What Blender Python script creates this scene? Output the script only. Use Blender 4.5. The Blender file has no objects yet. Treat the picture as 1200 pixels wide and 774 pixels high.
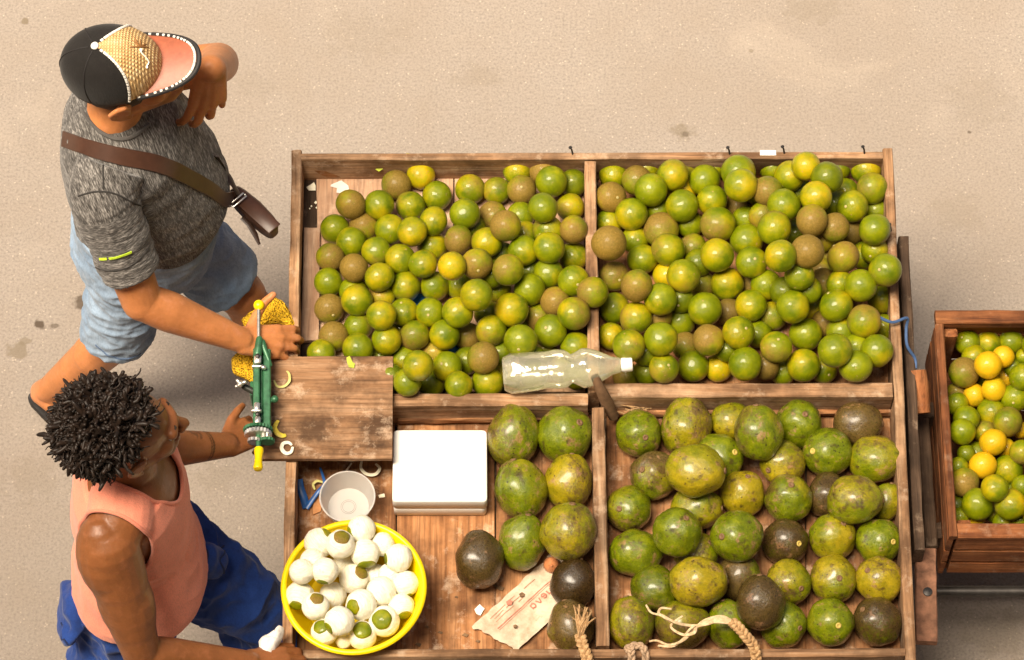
import bpy, math, random
from mathutils import Vector, Matrix, Euler, noise
from mathutils.bvhtree import BVHTree

random.seed(7)
R = math.radians
scene = bpy.context.scene
C = scene.collection

# ------------------------------------------------------------------ camera
TILT, DIST, AIM, FPX = R(27.0), 8.5, Vector((0, 0, 0.86)), 3825.0
cam_d = bpy.data.cameras.new("camera")
cam = bpy.data.objects.new("camera", cam_d)
C.objects.link(cam)
cam.location = AIM + DIST * Vector((0, -math.sin(TILT), math.cos(TILT)))
cam.rotation_euler = (TILT, 0, 0)
cam_d.sensor_width = 36.0
cam_d.lens = 36.0 * FPX / 1200.0
cam_d.clip_start, cam_d.clip_end = 0.1, 500.0
scene.camera = cam
CAM = cam.location.copy()
FW = Vector((0, math.sin(TILT), -math.cos(TILT)))
UP = Vector((0, math.cos(TILT), math.sin(TILT)))
RT = Vector((1, 0, 0))


def ray(px, py):
    return (FW + RT * ((px - 600) / FPX) + UP * ((387 - py) / FPX)).normalized()


def P(px, py, z):
    """the real place, at height z, of what the photograph shows at px, py"""
    d = ray(px, py)
    return CAM + d * ((z - CAM.z) / d.z)


def scale_at(p):
    return FPX / (p - CAM).dot(FW)          # pixels per metre


# ------------------------------------------------------------------ light
SUN_EL, SUN_AZ = 69.0, -122.0                   # high, from the men's side of the cart
w = bpy.data.worlds.new("World")
scene.world = w
w.use_nodes = True
nt = w.node_tree
bg = nt.nodes["Background"]
sky = nt.nodes.new("ShaderNodeTexSky")
sky.sky_type = 'NISHITA'
sky.sun_disc = False
sky.sun_elevation = R(SUN_EL)
sky.sun_rotation = R(SUN_AZ)
sky.air_density = 0.7
sky.dust_density = 9.0
sky.ozone_density = 0.3
nt.links.new(sky.outputs[0], bg.inputs[0])
bg.inputs[1].default_value = 0.05
sd = bpy.data.lights.new("sun", 'SUN')
sd.energy = 5.0
sd.angle = R(32)
sd.color = (1.0, 0.87, 0.68)
sun = bpy.data.objects.new("sun", sd)
C.objects.link(sun)
sv = Vector((math.cos(R(SUN_EL)) * math.sin(R(SUN_AZ)), math.cos(R(SUN_EL)) * math.cos(R(SUN_AZ)), math.sin(R(SUN_EL))))
sun.rotation_euler = sv.to_track_quat('Z', 'Y').to_euler()
sun.location = (0, 0, 12)
vs = scene.view_settings
vs.view_transform = 'Standard'
vs.look = 'None'
vs.exposure = 0.95
vs.gamma = 1.0
scene.cycles.max_bounces = 8
scene.cycles.transparent_max_bounces = 12


# ------------------------------------------------------------------ mesh helpers
class MB:
    def __init__(s):
        s.v, s.f = [], []

    def add(s, vs_, fs_):
        o = len(s.v)
        s.v += [Vector(p) for p in vs_]
        s.f += [tuple(i + o for i in f) for f in fs_]
        return s

    def loft(s, rings, cap=True, closed=True):
        n = len(rings[0])
        vs_ = [p for r in rings for p in r]
        fs_ = []
        m = n if closed else n - 1
        for i in range(len(rings) - 1):
            for j in range(m):
                a, b = i * n + j, i * n + (j + 1) % n
                fs_.append((a, b, b + n, a + n))
        if cap and closed:
            fs_.append(tuple(range(n - 1, -1, -1)))
            k = (len(rings) - 1) * n
            fs_.append(tuple(range(k, k + n)))
        return s.add(vs_, fs_)

    def tube(s, pts, rad, n=8, cap=True, flat=1.0, up=None):
        pts = [Vector(p) for p in pts]
        if not hasattr(rad, '__len__'):
            rad = [rad] * len(pts)
        t0 = (pts[1] - pts[0]).normalized()
        a = Vector(up) if up else (Vector((0, 0, 1)) if abs(t0.z) < 0.9 else Vector((1, 0, 0)))
        rings = []
        for i, p in enumerate(pts):
            t = (pts[min(i + 1, len(pts) - 1)] - pts[max(i - 1, 0)]).normalized()
            if up:
                a = Vector(up)
            a = (a - t * a.dot(t)).normalized()
            b = t.cross(a)
            rings.append([p + (a * math.cos(q) * flat + b * math.sin(q)) * rad[i] for q in [2 * math.pi * k / n for k in range(n)]])
        return s.loft(rings, cap)

    def cone(s, a, b, ra, rb, n=22):
        """round-ended tapered limb"""
        a, b = Vector(a), Vector(b)
        t = (b - a)
        L = t.length
        t = t / L if L > 1e-6 else Vector((0, 0, 1))
        u = t.orthogonal().normalized()
        w_ = t.cross(u)
        prof = []
        for k in range(1, 5):
            q = math.pi / 2 * (1 - k / 4.0)
            prof.append((-ra * math.sin(q), ra * math.cos(q)))
        for k in range(0, 4):
            q = math.pi / 2 * k / 4.0
            prof.append((L + rb * math.sin(q), rb * math.cos(q)))
        rings = [[a + t * h + (u * math.cos(x) + w_ * math.sin(x)) * max(r, 1e-4) for x in [2 * math.pi * k / n for k in range(n)]] for h, r in prof]
        return s.loft(rings)

    def ell(s, c, ax, rot=None, n=16, m=10):
        c = Vector(c)
        rings = []
        for i in range(1, m):
            q = math.pi * i / m
            ring = []
            for k in range(n):
                x = 2 * math.pi * k / n
                p = Vector((ax[0] * math.sin(q) * math.cos(x), ax[1] * math.sin(q) * math.sin(x), -ax[2] * math.cos(q)))
                if rot is not None:
                    p = rot @ p
                ring.append(c + p)
            rings.append(ring)
        return s.loft(rings)

    def box(s, c, size, rot=None, ch=0.003):
        """chamfered box"""
        c = Vector(c)
        hx, hy, hz = [q / 2 for q in size]
        ch = min(ch, hx * .6, hy * .6, hz * .6)
        def sec(x, y):
            return [(-x + ch, -y), (x - ch, -y), (x, -y + ch), (x, y - ch), (x - ch, y), (-x + ch, y), (-x, y - ch), (-x, -y + ch)]
        rings = []
        for z, i in ((-hz, ch), (-hz + ch, 0), (hz - ch, 0), (hz, ch)):
            ring = []
            for x, y in sec(hx - i, hy - i):
                p = Vector((x, y, z))
                ring.append(c + (rot @ p if rot is not None else p))
            rings.append(ring)
        return s.loft(rings)

    def lathe(s, prof, c, rot=None, n=32, closed_ends=True):
        c = Vector(c)
        rings = []
        for r, z in prof:
            ring = []
            for k in range(n):
                x = 2 * math.pi * k / n
                p = Vector((r * math.cos(x), r * math.sin(x), z))
                ring.append(c + (rot @ p if rot is not None else p))
            rings.append(ring)
        return s.loft(rings, cap=closed_ends)

    def plank(s, p0, p1, width, z0, z1, seg=14, wob=0.0018, seed=0, ch=0.003):
        """rough sawn board from p0 to p1 (plan), with uneven worn edges"""
        p0, p1 = Vector((p0[0], p0[1], 0)), Vector((p1[0], p1[1], 0))
        t = (p1 - p0).normalized()
        q = Vector((-t.y, t.x, 0))
        h = width / 2
        sec = [(-h + ch, z0), (h - ch, z0), (h, z0 + ch), (h, z1 - ch), (h - ch, z1), (0, z1), (-h + ch, z1), (-h, z1 - ch), (-h, z0 + ch)]
        rings = []
        for i in range(seg + 1):
            c = p0.lerp(p1, i / seg)
            ring = []
            for k, (a, z) in enumerate(sec):
                nz = noise.noise_vector(Vector((i * .9 + seed * 7.3, k * 1.7, seed * 3.1)))
                ring.append(c + q * (a + nz.x * wob) + Vector((0, 0, z + nz.y * wob)) + t * (nz.z * wob * (1 if i in (0, seg) else 0)))
            rings.append(ring)
        return s.loft(rings)

    def slab(s, poly, z0, z1, wob=0.0):
        """prism over a plan polygon"""
        n = len(poly)
        a = [Vector((p[0], p[1], z0)) for p in poly]
        b = [Vector((p[0], p[1], z1)) for p in poly]
        area = sum(poly[i][0] * poly[(i + 1) % n][1] - poly[(i + 1) % n][0] * poly[i][1] for i in range(n))
        if area < 0:
            a.reverse()
            b.reverse()
        return s.loft([a, b])

    def mesh(s, name):
        me = bpy.data.meshes.new(name)
        me.from_pydata([tuple(p) for p in s.v], [], s.f)
        me.validate()
        return me

    def build(s, name, m, parent=None, smooth=True, origin=None, angle=40):
        if origin is None:
            lo = Vector([min(p[i] for p in s.v) for i in range(3)])
            hi = Vector([max(p[i] for p in s.v) for i in range(3)])
            origin = (lo + hi) / 2
            if parent is None:
                origin.z = lo.z
        origin = Vector(origin)
        s.v = [p - origin for p in s.v]
        me = s.mesh(name)
        return link(name, me, m, parent, smooth, origin, angle)


def wloc(o):
    p = o.location.copy()
    while o.parent is not None:
        o = o.parent
        p = p + o.location
    return p


def link(name, me, m, parent=None, smooth=True, origin=Vector((0, 0, 0)), angle=40):
    if m is not None:
        me.materials.append(m)
    if smooth:
        me.polygons.foreach_set('use_smooth', [True] * len(me.polygons))
        if angle:
            me.set_sharp_from_angle(angle=R(angle))
    o = bpy.data.objects.new(name, me)
    C.objects.link(o)
    o.location = origin
    if parent is not None:
        o.parent = parent
        o.location = origin - wloc(parent)
    return o


def empty(name, loc):
    o = bpy.data.objects.new(name, None)
    o.empty_display_size = 0.1
    C.objects.link(o)
    o.location = loc
    return o


def tag(o, label=None, cat=None, group=None, kind=None):
    for k, v in (('label', label), ('category', cat), ('group', group), ('kind', kind)):
        if v:
            o[k] = v
    return o


def remesh(mb, vox, smooth_it=4, fac=0.5):
    """one continuous skin over overlapping shapes"""
    me = mb.mesh("tmp")
    o = bpy.data.objects.new("tmp", me)
    C.objects.link(o)
    r = o.modifiers.new("r", 'REMESH')
    r.mode = 'VOXEL'
    r.voxel_size = vox
    if smooth_it:
        sm = o.modifiers.new("s", 'SMOOTH')
        sm.factor, sm.iterations = fac, smooth_it
    dg = bpy.context.evaluated_depsgraph_get()
    dg.update()
    out = bpy.data.meshes.new_from_object(o.evaluated_get(dg))
    bpy.data.objects.remove(o)
    bpy.data.meshes.remove(me)
    return out


def bez(pts, n=24):
    """smooth path through the points"""
    pts = [Vector(p) for p in pts]
    out = []
    for i in range(len(pts) - 1):
        p0, p1, p2, p3 = pts[max(i - 1, 0)], pts[i], pts[i + 1], pts[min(i + 2, len(pts) - 1)]
        k = max(2, n // (len(pts) - 1))
        for j in range(k):
            t = j / k
            out.append(0.5 * ((2 * p1) + (p2 - p0) * t + (2 * p0 - 5 * p1 + 4 * p2 - p3) * t * t + (3 * p1 - p0 - 3 * p2 + p3) * t ** 3))
    out.append(pts[-1])
    return out


# ------------------------------------------------------------------ materials
class MT:
    def __init__(s, name, rough=0.6, spec=0.5):
        s.m = bpy.data.materials.new(name)
        s.m.use_nodes = True
        s.t = s.m.node_tree
        s.b = s.t.nodes["Principled BSDF"]
        s.b.inputs['Roughness'].default_value = rough
        s.b.inputs['Specular IOR Level'].default_value = spec
        s.tc = s.t.nodes.new('ShaderNodeTexCoord')
        s._oi = None

    def n(s, typ, **kw):
        nd = s.t.nodes.new('ShaderNode' + typ)
        for k, v in kw.items():
            setattr(nd, k, v)
        return nd

    def l(s, a, b):
        s.t.links.new(a, b)

    def oi(s):
        if s._oi is None:
            s._oi = s.n('ObjectInfo')
        return s._oi

    def vec(s, sc=(1, 1, 1), rnd=True, src='Object'):
        mp = s.n('Mapping')
        mp.inputs['Scale'].default_value = sc
        s.l(s.tc.outputs[src], mp.inputs['Vector'])
        if rnd:
            mm = s.n('MapRange')
            mm.inputs['To Max'].default_value = 37.0
            s.l(s.oi().outputs['Random'], mm.inputs['Value'])
            s.l(mm.outputs[0], mp.inputs['Location'])
        return mp.outputs[0]

    def noise(s, vec, scale, detail=4, rough=0.55, dist=0.0):
        nd = s.n('TexNoise')
        nd.inputs['Scale'].default_value = scale
        nd.inputs['Detail'].default_value = detail
        nd.inputs['Roughness'].default_value = rough
        nd.inputs['Distortion'].default_value = dist
        s.l(vec, nd.inputs['Vector'])
        return nd.outputs['Fac']

    def vor(s, vec, scale, feature='F1'):
        nd = s.n('TexVoronoi', feature=feature)
        nd.inputs['Scale'].default_value = scale
        s.l(vec, nd.inputs['Vector'])
        return nd.outputs['Distance']

    def ramp(s, fac, stops):
        nd = s.n('ValToRGB')
        e = nd.color_ramp.elements
        while len(e) < len(stops):
            e.new(0.5)
        for i, (p, c) in enumerate(stops):
            e[i].position = p
            e[i].color = (*c, 1) if hasattr(c, '__len__') else (c, c, c, 1)
        s.l(fac, nd.inputs[0])
        return nd.outputs[0]

    def mix(s, fac, a, b, mode='MIX'):
        nd = s.n('Mix', data_type='RGBA', blend_type=mode)
        for sock, v in ((nd.inputs[0], fac), (nd.inputs[6], a), (nd.inputs[7], b)):
            if hasattr(v, 'is_output'):
                s.l(v, sock)
            elif hasattr(v, '__len__'):
                sock.default_value = (*v, 1)
            else:
                sock.default_value = v
        return nd.outputs[2]

    def math(s, op, a, b=None, clamp=False):
        nd = s.n('Math', operation=op, use_clamp=clamp)
        for sock, v in ((nd.inputs[0], a), (nd.inputs[1], b)):
            if v is None:
                continue
            if hasattr(v, 'is_output'):
                s.l(v, sock)
            else:
                sock.default_value = v
        return nd.outputs[0]

    def col(s, c):
        if hasattr(c, 'is_output'):
            s.l(c, s.b.inputs['Base Color'])
        else:
            s.b.inputs['Base Color'].default_value = (*c, 1)
        return s

    def bump(s, h, strength=0.3, dist=0.002):
        nd = s.n('Bump')
        nd.inputs['Strength'].default_value = strength
        nd.inputs['Distance'].default_value = dist
        s.l(h, nd.inputs['Height'])
        s.l(nd.outputs[0], s.b.inputs['Normal'])
        return s

    def set(s, k, v):
        if hasattr(v, 'is_output'):
            s.l(v, s.b.inputs[k])
        else:
            s.b.inputs[k].default_value = v
        return s


def plain(name, c, rough=0.5, metal=0.0, var=0.15, sc=60, spec=0.5, bump=0.15):
    m = MT(name, rough, spec)
    n1 = m.noise(m.vec(), sc, 4)
    lo = tuple(x * (1 - var) for x in c)
    hi = tuple(min(1, x * (1 + var)) for x in c)
    m.col(m.ramp(n1, [(0.3, lo), (0.7, hi)]))
    m.set('Metallic', metal)
    if bump:
        m.bump(n1, bump, 0.001)
    return m.m


def wood(name, axis, dark, mid, light, pale=0.35, dirt=0.5, rough=0.8):
    """weathered sawn wood, grain along axis 0 (x), 1 (y) or 2 (z)"""
    m = MT(name, rough, 0.25)
    sc = [38.0, 38.0, 38.0]
    sc[axis] = 2.2
    g = m.noise(m.vec(tuple(sc)), 1.0, 6, 0.65, 0.6)
    sc2 = [150.0, 150.0, 150.0]
    sc2[axis] = 7.0
    g2 = m.noise(m.vec(tuple(sc2)), 1.0, 3, 0.6)
    c = m.ramp(g, [(0.24, dark), (0.45, mid), (0.74, light)])
    c = m.mix(m.ramp(g2, [(0.36, 0.38), (0.5, 0.0)]), c, tuple(x * 0.35 for x in dark))
    b1 = m.noise(m.vec(), 7.0, 5, 0.65)
    c = m.mix(m.math('MULTIPLY', m.ramp(b1, [(0.42, 0.0), (0.62, 1.0)]), dirt), c, tuple(x * 0.4 for x in dark))
    b2 = m.noise(m.vec((1.3, 1.3, 1.3)), 13.0, 6, 0.7)
    c = m.mix(m.math('MULTIPLY', m.ramp(b2, [(0.55, 0.0), (0.72, 1.0)]), pale), c, (0.62, 0.46, 0.32))
    tint = m.math('ADD', m.math('MULTIPLY', m.oi().outputs['Random'], 0.4), 0.8)
    c = m.mix(1.0, c, tint, 'MULTIPLY')
    m.col(c)
    h = m.math('ADD', g, m.math('MULTIPLY', g2, 0.8))
    m.bump(h, 0.55, 0.003)
    return m.m


DK, TN = (0.07, 0.05, 0.035), (0.17, 0.135, 0.095)
STAINS = [(95, 355, .020, 1.3, DK, .8), (47, 381, .017, 1.0, DK, .9), (66, 382, .009, 2.4, DK, .6), (20, 410, .026, 1.3, TN, .7), (798, 156, .036, 1.1, TN, .6), (803, 158, .013, 1.2, DK, .5),
          (29, 25, .010, 1.2, TN, .9), (30, 400, .014, 1.8, TN, .6), (1136, 155, .007, 1, DK, .7), (880, 60, .009, 1, TN, .6), (560, 90, .05, 1.6, TN, .18), (1120, 250, .07, 1.3, TN, .2), (955, 10, .06, 1.8, TN, .25),
          (1150, 120, .09, 1.2, TN, .16), (430, 40, .10, 1.5, TN, .14), (40, 560, .08, 1.2, TN, .22), (1170, 740, .08, 1.4, TN, .3), (255, 560, .05, 1.3, TN, .22), (300, 100, .06, 1.1, TN, .15)]


def M_ground():
    m = MT('road_asphalt', 0.95, 0.2)
    v = m.vec(rnd=False)
    f = m.noise(v, 130, 3, 0.6)
    f2 = m.noise(v, 210, 2, 0.5)
    mid = m.noise(v, 9, 5, 0.6)
    big = m.noise(v, 1.1, 4, 0.55)
    base = (0.272, 0.232, 0.198)
    c = m.ramp(f, [(0.3, tuple(x * 0.74 for x in base)), (0.5, base), (0.72, tuple(min(1, x * 1.16) for x in base))])
    # pale and dark aggregate chips
    ch = m.vor(v, 75)
    sp = m.noise(v, 40, 2, 0.5)
    c = m.mix(m.math('MULTIPLY', m.ramp(ch, [(0.14, 0.42), (0.24, 0.0)]), m.ramp(sp, [(0.5, 0.0), (0.6, 1.0)])), c, (0.66, 0.56, 0.45))
    ch2 = m.vor(m.vec((1, 1, 1), False), 58)
    sp2 = m.noise(v, 33, 2, 0.5)
    c = m.mix(m.math('MULTIPLY', m.ramp(ch2, [(0.12, 0.4), (0.22, 0.0)]), m.ramp(sp2, [(0.55, 0.0), (0.63, 1.0)])), c, (0.19, 0.15, 0.12))
    c = m.mix(m.ramp(mid, [(0.35, 0.10), (0.6, 0.0)]), c, (0.25, 0.19, 0.14))
    big2 = m.noise(v, 2.6, 5, 0.6, 0.8)
    c = m.mix(m.ramp(big, [(0.32, 0.35), (0.6, 0.0)]), c, (0.22, 0.175, 0.135))
    c = m.mix(m.ramp(big2, [(0.52, 0.0), (0.75, 0.3)]), c, (0.24, 0.19, 0.145))
    c = m.mix(m.ramp(big2, [(0.22, 0.3), (0.42, 0.0)]), c, (0.42, 0.35, 0.28))
    # old oil and dirt marks soaked into the surface
    wn = m.n('TexNoise')
    wn.inputs['Scale'].default_value = 30
    wn.inputs['Detail'].default_value = 5
    m.l(v, wn.inputs['Vector'])
    for (px, py, r, el, cc, k) in STAINS:
        q = P(px, py, 0)
        dv = m.n('VectorMath', operation='SUBTRACT')
        m.l(v, dv.inputs[0])
        dv.inputs[1].default_value = (q.x, q.y, 0)
        sv_ = m.n('VectorMath', operation='MULTIPLY')
        m.l(dv.outputs[0], sv_.inputs[0])
        sv_.inputs[1].default_value = (1 / (r * el), 1 / r, 0)
        ln = m.n('VectorMath', operation='LENGTH')
        m.l(sv_.outputs[0], ln.inputs[0])
        e = m.math('ADD', ln.outputs['Value'], m.math('MULTIPLY', m.math('SUBTRACT', wn.outputs['Fac'], 0.5), 2.6))
        c = m.mix(m.ramp(e, [(0.55, k), (1.0, 0.0)]), c, cc)
    m.col(c)
    m.bump(m.math('ADD', f, m.math('MULTIPLY', f2, 0.5)), 0.5, 0.004)
    return m.m


def M_citrus():
    """object colour: R yellow, G russet, B dark"""
    m = MT('citrus_peel', 0.36, 0.2)
    sep = m.n('SeparateColor')
    m.l(m.oi().outputs['Color'], sep.inputs[0])
    Y, B, D = sep.outputs
    v = m.vec()
    xyz = m.n('SeparateXYZ')
    m.l(m.tc.outputs['Object'], xyz.inputs[0])
    n1 = m.noise(v, 1.1, 4, 0.6)
    n2 = m.noise(m.vec((1.1, 1.1, 1.1)), 1.3, 6, 0.68)
    n3 = m.noise(v, 9, 5, 0.7)
    green = m.ramp(n1, [(0.3, (0.098, 0.140, 0.0015)), (0.7, (0.245, 0.262, 0.002))])
    yel = m.ramp(n2, [(0.35, (0.37, 0.335, 0.003)), (0.65, (0.58, 0.36, 0.005))])
    # one flank ripens first
    y = m.math('ADD', m.math('MULTIPLY', xyz.outputs[0], 0.42), m.math('ADD', m.math('MULTIPLY', n1, 1.3), m.math('SUBTRACT', m.math('MULTIPLY', Y, 1.7), 1.17)))
    yel = m.mix(m.ramp(Y, [(0.80, 0.0), (0.98, 0.8)]), yel, (0.68, 0.385, 0.008))
    c = m.mix(m.ramp(y, [(0.05, 0.0), (0.95, 1.0)]), green, yel)
    rus = m.ramp(n3, [(0.3, (0.15, 0.088, 0.014)), (0.7, (0.30, 0.178, 0.042))])
    # russet spreads over one flank
    r = m.math('ADD', m.math('MULTIPLY', xyz.outputs[1], 0.50), m.math('ADD', m.math('MULTIPLY', n2, 1.5), m.math('SUBTRACT', m.math('MULTIPLY', B, 2.3), 1.75)))
    r = m.math('ADD', r, m.math('MULTIPLY', m.math('SUBTRACT', n3, 0.5), 0.6))
    rf = m.ramp(r, [(0.05, 0.0), (0.75, 0.88)])
    c = m.mix(rf, c, rus)
    sc = m.noise(v, 4.2, 4, 0.65)
    c = m.mix(m.ramp(sc, [(0.66, 0.0), (0.71, 0.8)]), c, (0.44, 0.27, 0.12))
    sk = m.vor(v, 7)
    c = m.mix(m.ramp(sk, [(0.05, 0.6), (0.1, 0.0)]), c, (0.10, 0.065, 0.02))
    c = m.mix(D, c, m.mix(1.0, c, (0.38, 0.42, 0.40), 'MULTIPLY'))
    m.col(c)
    m.set('Roughness', m.math('ADD', m.math('MULTIPLY', rf, 0.2), 0.33))
    m.set('Subsurface Weight', 0.08)
    m.b.inputs['Subsurface Radius'].default_value = (0.006, 0.006, 0.002)
    m.b.inputs['Subsurface Scale'].default_value = 0.05
    m.set('Coat Weight', m.math('SUBTRACT', 0.36, m.math('MULTIPLY', rf, 0.28)))
    m.set('Coat Roughness', 0.16)
    pore = m.vor(v, 26)
    m.bump(m.math('ADD', pore, m.math('MULTIPLY', n3, 0.6)), 0.25, 0.02)
    return m.m


def M_avocado():
    """object colour: R yellow, G brown, B dark"""
    m = MT('avocado_skin', 0.24, 0.25)
    sep = m.n('SeparateColor')
    m.l(m.oi().outputs['Color'], sep.inputs[0])
    Y, B, D = sep.outputs
    v = m.vec()
    xyz = m.n('SeparateXYZ')
    m.l(m.tc.outputs['Object'], xyz.inputs[0])
    n1 = m.noise(v, 1.1, 4, 0.6)
    n2 = m.noise(m.vec((1.2, 1.2, 0.9)), 1.9, 7, 0.74)
    n3 = m.noise(v, 12, 5, 0.7)
    n4 = m.noise(m.vec((1, 1, .8)), 3.4, 7, 0.72)
    c = m.ramp(n4, [(0.30, (0.066, 0.096, 0.0015)), (0.52, (0.138, 0.168, 0.002)), (0.72, (0.235, 0.25, 0.004))])
    y = m.math('ADD', m.math('MULTIPLY', xyz.outputs[0], 0.35), m.math('ADD', m.math('MULTIPLY', n1, 1.4), m.math('SUBTRACT', m.math('MULTIPLY', Y, 1.6), 1.1)))
    c = m.mix(m.ramp(y, [(0.1, 0.0), (0.8, 0.9)]), c, m.ramp(n4, [(0.3, (0.20, 0.17, 0.004)), (0.7, (0.44, 0.31, 0.01))]))
    br = m.ramp(n3, [(0.3, (0.040, 0.022, 0.009)), (0.7, (0.15, 0.082, 0.026))])
    r = m.math('ADD', m.math('MULTIPLY', xyz.outputs[1], 0.40), m.math('ADD', m.math('MULTIPLY', n2, 2.2), m.math('SUBTRACT', m.math('MULTIPLY', B, 1.9), 1.45)))
    r = m.math('ADD', r, m.math('MULTIPLY', m.math('SUBTRACT', n3, 0.5), 1.2))
    rf = m.ramp(r, [(0.15, 0.0), (0.6, 0.9)])
    c = m.mix(rf, c, br)
    # corky tan scars, bruised patches, black lenticels
    sc = m.noise(m.vec((1.05, 1.05, 1.05)), 1.7, 7, 0.72)
    c = m.mix(m.ramp(sc, [(0.57, 0.0), (0.63, 0.7)]), c, m.ramp(n3, [(0.3, (0.19, 0.10, 0.045)), (0.7, (0.42, 0.23, 0.11))]))
    bu = m.noise(m.vec((.9, 1.05, 1.0)), 2.6, 5, 0.6)
    c = m.mix(m.ramp(bu, [(0.56, 0.0), (0.68, 0.8)]), c, (0.055, 0.030, 0.012))
    sk = m.vor(v, 5.0)
    spk = m.noise(v, 1.9, 2, 0.5)
    c = m.mix(m.math('MULTIPLY', m.ramp(sk, [(0.11, 0.95), (0.2, 0.0)]), m.ramp(spk, [(0.42, 0.0), (0.55, 1.0)])), c, (0.022, 0.012, 0.006))
    sk2 = m.vor(v, 15)
    c = m.mix(m.math('MULTIPLY', m.ramp(sk2, [(0.14, 0.55), (0.26, 0.0)]), m.ramp(spk, [(0.35, 1.0), (0.55, 0.0)])), c, (0.30, 0.25, 0.03))
    c = m.mix(D, c, m.mix(1.0, c, (0.22, 0.16, 0.16), 'MULTIPLY'))
    m.col(c)
    m.set('Roughness', m.math('ADD', m.math('MULTIPLY', n3, 0.35), 0.12))
    m.set('Coat Weight', m.math('MULTIPLY', m.ramp(n2, [(0.3, 0.35), (0.6, 1.0)]), 0.75))
    m.set('Coat Roughness', m.math('ADD', m.math('MULTIPLY', n4, 0.30), 0.08))
    m.bump(m.math('ADD', m.math('MULTIPLY', n3, 0.6), m.math('MULTIPLY', n4, 1.6)), 0.26, 0.035)
    return m.m


def M_skin(name, c, red, spec=0.28, rough=0.42):
    m = MT(name, rough, spec)
    v = m.vec(rnd=False)
    n1 = m.noise(v, 9, 4, 0.6)
    n2 = m.noise(v, 140, 3, 0.6)
    n0 = m.noise(v, 34, 5, 0.65)
    k = m.ramp(n1, [(0.3, tuple(x * 0.76 for x in c)), (0.7, tuple(x * 1.14 for x in c))])
    k = m.mix(m.ramp(n0, [(0.52, 0.0), (0.75, 0.5)]), k, red)
    k = m.mix(m.ramp(n0, [(0.25, 0.45), (0.45, 0.0)]), k, tuple(x * 0.6 for x in c))
    k = m.mix(m.ramp(n2, [(0.3, 0.16), (0.6, 0.0)]), k, tuple(x * 0.55 for x in c))
    at = m.n('Attribute', attribute_name='tone')
    sp = m.n('SeparateColor')
    m.l(at.outputs['Color'], sp.inputs[0])
    k = m.mix(sp.outputs[0], k, red)                       # palms, soles, lips, ears, knuckles
    k = m.mix(sp.outputs[1], k, tuple(x * 0.16 for x in c))  # beard stubble, tattoo ink, darkening painted into knuckle creases
    m.col(k)
    m.set('Subsurface Weight', 0.12)
    m.b.inputs['Subsurface Radius'].default_value = (0.012, 0.005, 0.003)
    m.b.inputs['Subsurface Scale'].default_value = 0.3
    m.bump(m.math('ADD', n2, m.math('MULTIPLY', n0, 2.0)), 0.3, 0.002)
    return m.m


def M_heather():
    m = MT('heather_jersey', 0.9, 0.1)
    at = m.n('Attribute', attribute_name='grain')
    mp = m.n('Mapping')
    mp.inputs['Scale'].default_value = (420, 75, 75)
    m.l(at.outputs['Vector'], mp.inputs['Vector'])
    g = m.noise(mp.outputs[0], 1.0, 3, 0.6, 0.3)
    mp2 = m.n('Mapping')
    mp2.inputs['Scale'].default_value = (150, 30, 30)
    m.l(at.outputs['Vector'], mp2.inputs['Vector'])
    g2 = m.noise(mp2.outputs[0], 1.0, 2, 0.6, 0.4)
    gg = m.math('ADD', m.math('MULTIPLY', g, 0.65), m.math('MULTIPLY', g2, 0.35))
    c = m.ramp(gg, [(0.36, (0.026, 0.023, 0.021)), (0.5, (0.105, 0.097, 0.090)), (0.64, (0.33, 0.31, 0.29))])
    m.col(c)
    m.set('Sheen Weight', 0.15)
    m.bump(g, 0.25, 0.002)
    return m.m


def cloth(name, c, var=0.18, weave=900, rough=0.9, fade=None, fade_amt=0.5, sheen=0.15):
    m = MT(name, rough, 0.15)
    v = m.vec(rnd=False)
    n1 = m.noise(v, 11, 5, 0.65)
    n2 = m.noise(m.vec((1, 1, .25), False), weave * .25, 2, 0.6)
    k = m.ramp(n1, [(0.3, tuple(x * (1 - var) for x in c)), (0.7, tuple(x * (1 + var) for x in c))])
    if fade:
        n3 = m.noise(m.vec((1, 1, 0.6), False), 5, 4, 0.6)
        k = m.mix(m.math('MULTIPLY', m.ramp(n3, [(0.42, 0.0), (0.62, 1.0)]), fade_amt), k, fade)
    k = m.mix(m.ramp(n2, [(0.3, 0.35), (0.6, 0.0)]), k, tuple(x * 0.5 for x in c))
    m.col(k)
    m.set('Sheen Weight', sheen)
    m.bump(m.math('ADD', n1, n2), 0.25, 0.003)
    return m.m


MAT = {}
MAT['ground'] = M_ground()
MAT['citrus'] = M_citrus()
MAT['avocado'] = M_avocado()
WB = dict(dark=(0.10, 0.045, 0.02), mid=(0.37, 0.20, 0.098), light=(0.62, 0.41, 0.25))
MAT['wood_x'] = wood('grey_brown_wood_along', 0, pale=0.65, dirt=0.6, **WB)
MAT['wood_y'] = wood('grey_brown_wood_across', 1, pale=0.65, dirt=0.6, **WB)
WF = dict(dark=(0.12, 0.045, 0.018), mid=(0.33, 0.145, 0.055), light=(0.52, 0.27, 0.125))
MAT['floor_y'] = wood('red_brown_floor_wood_across', 1, pale=0.75, dirt=0.7, **WF)
MAT['floor_x'] = wood('red_brown_floor_wood_along', 0, pale=0.75, dirt=0.7, **WF)
MAT['dark_wood'] = wood('dark_dirty_wood', 1, (0.03, 0.018, 0.010), (0.085, 0.05, 0.03), (0.17, 0.105, 0.065), pale=0.3, dirt=0.5)
MAT['dark_wood_x'] = wood('dark_dirty_wood_along', 0, (0.03, 0.018, 0.010), (0.085, 0.05, 0.03), (0.17, 0.105, 0.065), pale=0.2, dirt=0.5)
MAT['ply'] = wood('pale_plywood_sheet', 1, (0.28, 0.14, 0.075), (0.48, 0.29, 0.18), (0.60, 0.41, 0.28), pale=0.6, dirt=0.35)
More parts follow.
